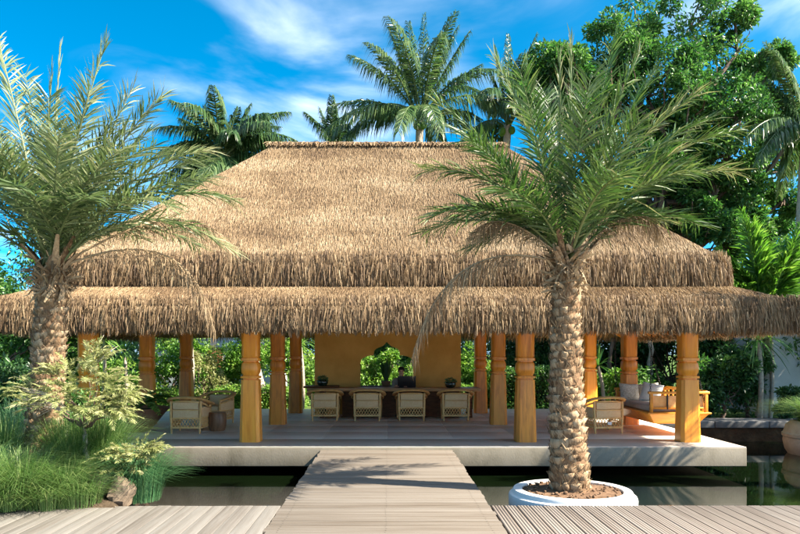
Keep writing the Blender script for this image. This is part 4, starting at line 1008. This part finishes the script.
def shrub(name, label, x, yv_base, D, w, h, mat, seed, n=5, per=500, size=.12, asp=.45, group=None, dz=.6, cat='shrub', z0=None):
    g = np.random.default_rng(seed); b_ = np.array([(x - 388) / 700 * D, D, GZ if z0 is None else z0])
    cs = []
    for k in range(n):
        cs.append((b_ + np.array([g.uniform(-.5, .5) * w, g.uniform(-.5, .5) * dz, h * g.uniform(.25, .82)]), (w * .30, .4 * max(dz, .5), h * .24)))
    cs.append((b_ + np.array([0, 0, h * .45]), (w * .40, dz * .5, h * .40)))
    return tree(name, label, b_, cs, mat, seed, per, size, group, tr=.05 + .012 * h, fork=.25, sub=6, subr=.5, asp=asp, cat=cat)
GB = 'trees and shrubs behind the pavilion'
# left, behind
shrub('broad_shrub', 'dense mid-green tree at the far left edge behind the date palm', -20, 0, 15.0, 3.4, 4.6, 'tree_leaf', 201, 9, 900, .15, group=GB, dz=1.6)
shrub('broad_shrub', 'dark leafy shrub behind the leftmost column', 40, 0, 21, 2.6, 2.6, 'bright_leaf', 202, 7, 800, .14, group=GB, dz=1.2)
shrub('broad_shrub', 'sunlit yellow-green shrub left of the second left column', 110, 0, 22.5, 2.6, 1.7, 'bright_leaf', 203, 6, 700, .11, group=GB, dz=1.0)
shrub('dark_tree', 'tall dark tree behind the left bay of columns', 95, 0, 27, 5.2, 5.2, 'dark_leaf', 204, 11, 900, .18, group=GB, dz=2.0)
shrub('broad_shrub', 'deep green bushy shrub between the two left rear columns', 165, 0, 23.5, 2.4, 2.5, 'bright_leaf', 205, 7, 800, .13, group=GB, dz=1.0)
shrub('broad_shrub', 'deep green feathery shrub left of the golden front column', 232, 0, 24, 2.6, 2.5, 'bright_leaf', 206, 8, 900, .12, group=GB, dz=1.0)
shrub('dark_tree', 'tall green tree behind the white house at left', 210, 0, 33, 7, 6.2, 'dark_leaf', 207, 12, 900, .22, group=GB, dz=2.4)
shrub('pale_shrub', 'pale grey-green shrub right of the white post at left', 207, 0, 22.0, .9, 1.9, 'yellow_leaf', 208, 5, 380, .09, group=GB, dz=.6)
shrub('broad_shrub', 'bright green shrub seen just left of the ochre wall', 303, 0, 23, 1.5, 2.3, 'bright_leaf', 209, 6, 700, .12, group=GB, dz=.8)
shrub('broad_shrub', 'light green rounded shrub framed in the left of the arch', 368, 0, 23, 1.7, 1.75, 'bright_leaf', 210, 7, 800, .10, group=GB, dz=.8)
shrub('dark_tree', 'mid-green tree filling the top of the arch', 392, 0, 27, 3.4, 4.0, 'tree_leaf', 211, 9, 900, .15, group=GB, dz=1.6)
shrub('broad_shrub', 'yellow-green shrub framed in the right of the arch', 408, 0, 24, 1.3, 1.8, 'bright_leaf', 212, 5, 600, .10, group=GB, dz=.8)
shrub('broad_shrub', 'green shrub seen just right of the ochre wall', 468, 0, 23, 1.4, 2.2, 'bright_leaf', 213, 6, 700, .12, group=GB, dz=.8)
shrub('dark_tree', 'tall dark tree behind the clipped hedge', 500, 0, 26, 3.2, 4.2, 'dark_leaf', 214, 9, 900, .16, group=GB, dz=1.6)
shrub('dark_tree', 'dark tree left of the palm trunk, behind the hedge', 556, 0, 25, 3.0, 4.2, 'dark_leaf', 215, 9, 900, .16, group=GB, dz=1.4)
shrub('dark_tree', 'dark green tree behind the right armchair', 620, 0, 25, 3.6, 4.4, 'dark_leaf', 216, 10, 900, .17, group=GB, dz=1.6)
shrub('dark_tree', 'deep green tree behind the daybed', 672, 0, 24, 3.2, 4.4, 'dark_leaf', 217, 10, 900, .16, group=GB, dz=1.4)
shrub('dark_tree', 'dark tree right of the front right column', 722, 0, 23, 3.0, 4.6, 'dark_leaf', 218, 10, 900, .16, group=GB, dz=1.4)
shrub('dark_tree', 'dark bushy tree above the white wall at right', 790, 0, 24, 4.4, 5.4, 'dark_leaf', 219, 11, 900, .16, group=GB, dz=1.6)
shrub('broad_shrub', 'low leafy shrub on the stone ledge right of the front right column', 722, 0, 18.2, 1.3, 1.65, 'dark_leaf', 220, 7, 500, .13, group=GB, dz=.5, z0=-.05)
shrub('broad_shrub', 'small dark shrub at the foot of the white wall', 786, 0, 17.6, .8, .9, 'dark_leaf', 221, 4, 350, .10, group=GB, dz=.4)
shrub('broad_shrub', 'leafy shrub with pale flowers behind the daybed cushions', 645, 0, 21.5, 2.0, 1.5, 'tree_leaf', 222, 6, 700, .12, group=GB, dz=.8)
shrub('broad_shrub', 'green fern-like shrub behind the right armchair', 600, 0, 21.5, 1.6, 1.3, 'bright_leaf', 223, 5, 500, .11, group=GB, dz=.8)
shrub('dark_tree', 'far green tree at the left horizon behind the roof', 10, 0, 30, 6, 5.0, 'tree_leaf', 224, 10, 800, .2, group=GB, dz=2)
shrub('dark_tree', 'far green tree behind the roof at the left of the ridge', 300, 0, 36, 7, 5.2, 'dark_leaf', 225, 10, 800, .22, group=GB, dz=2)
shrub('dark_tree', 'far green tree behind the arch and bar', 440, 0, 36, 7, 4.8, 'dark_leaf', 226, 10, 800, .22, group=GB, dz=2)
shrub('dark_tree', 'green tree between the roof corner and the big tree trunk', 705, 0, 27, 3.4, 6.6, 'tree_leaf', 227, 10, 900, .16, group=GB, dz=1.6)

shrub('broad_shrub', 'tall green tree at the left edge between the date palm and the roof eave', 5, 0, 17.5, 3.2, 5.2, 'tree_leaf', 228, 10, 900, .15, group=GB, dz=1.6)
shrub('dark_tree', 'green tree right of the young coconut palm at the right edge', 800, 0, 20.8, 2.8, 5.6, 'tree_leaf', 229, 10, 900, .15, group=GB, dz=1.4)
shrub('dark_tree', 'mid-green tree behind the right end of the roof', 745, 0, 26, 3.6, 5.6, 'dark_leaf', 230, 10, 900, .16, group=GB, dz=1.6)
shrub('broad_shrub', 'bushy dark green shrub between the ledge and the white wall', 748, 0, 18.9, 1.6, 2.0, 'dark_leaf', 231, 7, 700, .13, group=GB, dz=.7)
shrub('broad_shrub', 'leafy shrub just right of the front right column', 706, 0, 18.6, 1.2, 1.9, 'tree_leaf', 232, 6, 600, .13, group=GB, dz=.6)
shrub('added_shade_tree', 'tall unseen tree added beyond the right edge to shade the ledge', 1000, 0, 15.6, 3.6, 6.4, 'dark_leaf', 234, 9, 800, .18, group='unseen trees added beyond the right edge for shade', dz=3.0, cat='tree')  # this tree and the next are out of view, added to darken ledge and wall
shrub('added_shade_tree', 'second tall unseen tree added further back beyond the right edge to shade the wall', 965, 0, 18.2, 3.6, 7.0, 'dark_leaf', 235, 9, 800, .18, group='unseen trees added beyond the right edge for shade', dz=3.0, cat='tree')
# hedges
def hedge(label, x0, x1, D, h, dep, mat, seed, n, size=.075):
    g = np.random.default_rng(seed); X0 = (x0 - 388) / 700 * D; X1 = (x1 - 388) / 700 * D; w = X1 - X0
    t = thing('clipped_hedge', label, 'hedge', ((X0 + X1) / 2, D + dep / 2, GZ), 0, 'clipped hedges')
    MB().box((0, 0, h / 2 - .05), (w - .2, dep - .2, h - .15), .08).build('inner_twigs', 'bark', t)
    p = g.uniform(-.5, .5, (n, 3)) * np.array([w, dep, h]) + np.array([0, 0, h / 2]); ax = g.integers(0, 4, n)
    j = g.normal(size=n) * .045
    p[ax == 0, 2] = h + j[ax == 0]; p[ax == 1, 1] = -dep / 2 + j[ax == 1]; p[ax == 2, 1] = -dep / 2 + j[ax == 2]
    e = ax == 3; p[e, 0] = np.sign(p[e, 0]) * w / 2 + j[e]
    p += .05 * np.sin(p[:, [1, 2, 0]] * 5)
    mb = MB(); leaf_cloud(mb, p, size, g, .3, .6); mb.build('foliage', mat, t); return t
hedge('clipped bright green hedge seen between the right inner columns', 502, 566, 21.3, 1.22, .9, 'tree_leaf', 301, 9000)
hedge('low sunlit hedge behind the left golden front column', 215, 300, 21.6, .62, 1.4, 'bright_leaf', 302, 9000)
hedge('low sunlit hedge behind the rear column right of the bar', 456, 496, 22.0, .70, 1.2, 'bright_leaf', 303, 5000)
hedge('low pale hedge behind the left armchairs', 95, 205, 22.0, .52, 1.0, 'bright_leaf', 304, 8000)

# strap-leaved pandanus at left and right
def tuft_tree(label, x, ytop, D, seed, mat='bright_leaf', n=46, ln=.8, stem=.05, w=.045, cat='tree'):
    g = np.random.default_rng(seed); top = P(x, ytop, D); b_ = np.array([top[0] + g.normal() * .1, D, GZ])
    t = thing('screw_pine', label, cat, b_, 0, 'strap-leaved screw pines'); tl = top - b_
    MB().tube(trunk_pts((0, 0, 0), tl, 8, (.06, 0)), np.linspace(stem * 1.2, stem, 8), 8, up=(0, 1, 0)).build('trunk', 'pale_bark', t, 60)
    mb = MB()
    for k in range(n):
        az = g.uniform(0, 6.28); el = R(g.uniform(-20, 85)); d = np.array([math.cos(az) * math.cos(el), math.sin(az) * math.cos(el), math.sin(el)]); l_ = ln * g.uniform(.7, 1.1)
        C = bez(tl, tl + d * l_ * .6, tl + d * l_ + np.array([0, 0, -.55 * l_ * math.cos(el)]), 7); sd = np.cross(d, (0, 0, 1)); sd /= np.linalg.norm(sd) + 1e-6
        wv = (w * .5 * np.array([.7, 1, 1, .9, .7, .45, .05]))[:, None]
        V = np.stack([C - sd * wv, C + sd * wv], 1).reshape(-1, 3); i = np.arange(6) * 2
        mb.add(V, [np.stack([i, i + 1, i + 3, i + 2], 1)], g.uniform(.2, .9))
    mb.build('crown', mat, t); return t
tuft_tree('screw pine with a drooping yellow-green tuft right of the leftmost column', 104, 340, 20.5, 401)
tuft_tree('thin-stemmed screw pine between the leftmost and second columns', 124, 352, 21, 402, 'tree_leaf')
tuft_tree('screw pine with long strap leaves above the low hedge left of the bar', 300, 345, 21, 403, 'bright_leaf', 40, .9)
tuft_tree('screw pine in the dark shade left of the white wall', 758, 340, 18.4, 404, 'tree_leaf', 60, 1.1, .06)
tuft_tree('slender leaning screw pine nearest the white wall', 770, 338, 18.8, 405, 'bright_leaf', 36, .9, .04)
tuft_tree('screw pine behind the right armchair and palm trunk', 598, 366, 21, 406, 'tree_leaf', 40, .8)
# bare trunks in the shade at right
def bare_trunk(label, x, D, h, r, seed, mat='bark'):
    g = np.random.default_rng(seed); b_ = np.array([(x - 388) / 700 * D, D, GZ])
    t = thing('slender_tree', label, 'tree', b_, 0, 'slender trunks in the shade'); mb = MB(); e = limb(mb, (0, 0, -.1), (g.normal() * .15, 0, h), r, r * .6, g, 8, .03); mb.build('trunk', mat, t, 70)
    crown(g, [(e[-1] + np.array([g.normal() * .5, g.normal() * .3, g.uniform(-.2, .5)]), (.8, .6, .6)) for _ in range(4)], 350, .15).build('crown', 'dark_leaf', t)
bare_trunk('slender pale trunk seen through the bay behind the daybed', 652, 22.5, 3.4, .10, 501, 'pale_bark')
bare_trunk('slender dark trunk seen right of the palm trunk', 612, 23, 3.4, .09, 502)
bare_trunk('slender trunk left of the daybed column', 636, 24, 3.6, .09, 503)
bare_trunk('slim pale trunk beside the left rear column', 192.5, 20.8, 3.2, .05, 504, 'pale_bark')

# ================================================================== LEFT BED PLANTING
GG = 'ornamental grass clumps in the left bed'
def tuft(label, x, yb, D, h, sp, n, seed, mat='grass_blade', w=.007):
    g = np.random.default_rng(seed); q = P(x, yb, D)
    o = grass_tuft(g, int(n * 1.8), h, sp * 1.15, w * .6, .26).build('grass_clump', mat); o.location = tuple(q); return tag(o, label, 'grass', GG)
tuft('large fountain grass clump at the bottom left edge of the bed', 22, 503, 7.55, .78, .8, 900, 601)
tuft('fountain grass clump left of the palm trunk', 2, 490, 8.6, 1.3, .55, 700, 602)
tuft('tall fine grass clump right of the left palm trunk', 72, 480, 8.3, 1.05, .42, 900, 603)
tuft('pale grass clump between the left palm and the boulders', 62, 500, 7.7, .62, .5, 650, 604)
tuft('arching grass clump behind the boulders', 100, 478, 8.6, 1.15, .62, 1000, 605)
tuft('dark green grass clump right of the boulders over the pond', 138, 500, 8.15, .85, .5, 900, 606, 'blue_leaf')
tuft('low grass clump at the deck edge beside the small boulder', 78, 506, 7.62, .5, .35, 500, 607)
tuft('low pale grass spilling onto the deck at the left edge of the photo', 5, 508, 7.36, .45, .5, 500, 611)
tuft('low grass clump at the deck edge in front of the pale clump', 48, 507, 7.5, .42, .42, 500, 612)
tuft('grass clump behind the palm at the left edge of the photo', -18, 505, 7.4, .85, .7, 700, 608)
tuft('dark grass clump in the shade behind the left palm trunk', 20, 470, 9.8, 1.3, .55, 700, 609, 'blue_leaf')
def rock(label, x, yv, D, r, seed):
    q = P(x, yv, D); o = MB().blob((0, 0, 0), r, 18, 11, .15, seed).build('boulder', 'boulder', None, 24); o.location = tuple(q); return tag(o, label, 'boulder', 'boulders at the bed edge')
rock('larger angular tan boulder at the deck edge', 120, 492, 7.80, (.16, .14, .19), 11)
rock('smaller rounded tan boulder behind the larger one', 101, 486, 7.85, (.14, .12, .18), 12)
# yellow-green feathery shrub
def sprays(g, pads, per, root):
    """many small feathery side twigs, each a mini pinnate spray"""
    out = MB()
    for c, r in pads:
        for k in range(per):
            d = g.normal(size=3); d /= np.linalg.norm(d); p = c + d * np.asarray(r) * g.uniform(.1, .95)
            o_ = p - root; o_[2] *= .3; o_ = o_ / (np.linalg.norm(o_) + 1e-6) + g.normal(size=3) * np.array([.55, .55, .28]); o_ /= np.linalg.norm(o_)
            ln = g.uniform(.14, .30); tip = p + o_ * ln + np.array([0, 0, -.04])
            f = frond(p, p + o_ * ln * .5 + np.array([0, 0, .035]), tip, g, nl=15, ll=.075, lw=.014, rad=.003, start=.05, ang=58, lift=.1, droop=.15, plum=.3, taper=.5, seg=5, tint=g.uniform(.3, .75))
            for v, t_ in zip(f.v, f.t): pass
            base = out.n
            V = np.concatenate(f.v); T = np.concatenate(f.t); out.v.append(V); out.t.append(T); out.f += [a + base for a in f.f]; out.n += len(V)
    return out
q = P(88, 470, 8.15); g = np.random.default_rng(650)
ys = thing('feathery_shrub', 'feathery pale yellow-green shrub spreading in front of the left palm trunk', 'shrub', q)
mb = MB(); pads = []
for (x, yv, rx, rz, dz) in ((90, 372, 30, 9, 0), (108, 384, 26, 8, -.2), (66, 392, 26, 10, -.25), (105, 398, 30, 9, -.35), (120, 398, 16, 7, -.1), (84, 412, 22, 8, -.4), (44, 402, 20, 8, -.1), (112, 412, 14, 6, -.3), (98, 358, 14, 6, .1), (30, 388, 16, 6, .1), (58, 372, 18, 7, .15)):
    c = P(x, yv, 8.15 + dz) - q; pads.append((c, (rx * .0125, .30, rz * .0155)))
fk = P(85, 428, 8.15) - q
limb(mb, (0, 0, -.1), fk, .032, .026, g, 7, .06); mb.build('trunk', 'pale_bark', ys, 60)
for c, r in pads: ml = MB(); limb(ml, fk, c, .016, .004, g, 6, .08); ml.build('limb', 'bark', ys, 60)
sprays(g, pads, 26, fk).build('crown', 'yellow_leaf', ys)
ml = MB()
for k in range(16):
    c = P(g.uniform(2, 40), g.uniform(385, 420), 7.9) - q; ml.tube([P(70, 412, 8.0) - q, (c + P(70, 405, 8.0) - q) / 2 + np.array([0, 0, .03]), c], [.005, .004, .0015], 4)
for (a, b_) in (((92, 362), (104, 335)), ((98, 362), (118, 346))): ml.tube([P(*a, 8.15) - q, P((a[0] + b_[0]) / 2 - 2, (a[1] + b_[1]) / 2, 8.15) - q, P(*b_, 8.15) - q], [.006, .005, .002], 5)
ml.build('bare_twigs', 'pale_bark', ys, kind='stuff')
q = P(132, 492, 8.0)
ys2 = thing('feathery_shrub', 'small feathery yellow-green shrub above the boulders overhanging the pond', 'shrub', q)
pads = [(P(x, yv, 7.9) - q, (rx * .0115, .14, rz * .012)) for x, yv, rx, rz in ((120, 455, 16, 6), (136, 458, 14, 6), (116, 468, 14, 6), (130, 470, 12, 5), (146, 452, 8, 4))]
mb = MB(); limb(mb, (0, 0, -.1), P(122, 476, 7.95) - q, .018, .012, g, 5, .06); mb.build('trunk', 'bark', ys2, 60)
sprays(g, pads, 20, np.array([0, 0, .1])).build('crown', 'yellow_leaf', ys2)
# darker under-shrubs in the bed behind
shrub('broad_shrub', 'dark green leafy shrub behind the left palm trunk in the bed', -6, 0, 10.8, 1.7, 1.6, 'dark_leaf', 660, 7, 700, .09, group='shrubs in the left bed', dz=.8, z0=.05)
shrub('broad_shrub', 'mid-green leafy shrub between the left palm and the leftmost column', 66, 0, 11.4, 1.0, 1.1, 'tree_leaf', 661, 5, 500, .08, group='shrubs in the left bed', dz=.6, z0=.05)

# ================================================================== RIGHT EDGE
q = np.array([9.14, 14.6, WATER_Z - .25])
rp = thing('round_pot', 'large round cream stone pot standing in the pond at the right edge', 'planter', q)
MB().lathe([(.45, 0), (.62, .12), (.76, .34), (.80, .52), (.79, .60), (.815, .62), (.82, .68), (.79, .70), (.74, .86), (.64, .94), (.60, .95), (.56, .90), (.02, .88)], 48).build('vessel', 'stone_pot', rp, 35)
o = grass_tuft(np.random.default_rng(71), 1700, .80, 1.05, .012, .5).build('grass_clump', 'grass_blade'); o.location = (9.14, 14.6, WATER_Z + .60); tag(o, 'drooping green grass growing in the round pot at the right edge', 'grass')
# white wall, right
hw = thing('white_outbuilding', 'plain white rendered wall of an outbuilding at the right edge', 'building', (13.6, 20.4, GZ))
MB().box((0, 0, 1.35), (5.4, .3, 2.7), .01).build('wall', 'wall_white', hw)
MB().box((-2.55, 2.1, 1.35), (.3, 3.88, 2.7), .01).build('wall', 'wall_white', hw)
MB().box((0, 1.2, 2.76), (5.9, 3.6, .1), .01).build('roof', 'far_roof', hw)
# white house far left behind the shrubs
wh = thing('white_house', 'white house with hipped roof glimpsed behind the left shrubs', 'house', (P(212, 354, 30)[0], 30, GZ))
MB().box((0, 2.5, 1.6), (5.0, 5.0, 3.2), .02).build('wall', 'wall_white', wh)
mb = MB(); mb.add([(-3, -.5, 3.2), (3, -.5, 3.2), (3, 5.5, 3.2), (-3, 5.5, 3.2), (-.6, 2.5, 4.6), (.6, 2.5, 4.6)], [[0, 1, 5, 4], [1, 2, 5], [2, 3, 4, 5], [3, 0, 4], [3, 2, 1, 0]]); mb.build('roof', 'far_roof', wh)
for xx in (-1.3, 1.2):
    f = MB().box((xx, -.02, 1.7), (.95, .08, 1.25), .01).build('window', 'steel_white', wh); MB().box((xx, -.065, 1.7), (.8, .02, 1.1)).build('pane', 'blue_glass', f)
MB().box((0, -.03, 1.0), (.9, .08, 2.0), .01).build('door', 'dark_wood', wh)
# antenna mast right
am = MB(); am.lathe([(.07, 0), (.06, 6), (.04, 9.2), (.01, 9.25)], 10); o = am.build('mast', 'steel_white', None, 40); o.location = (P(781, 354, 34)[0], 34, GZ); tag(o, 'thin white mast standing behind the trees at right', 'mast')
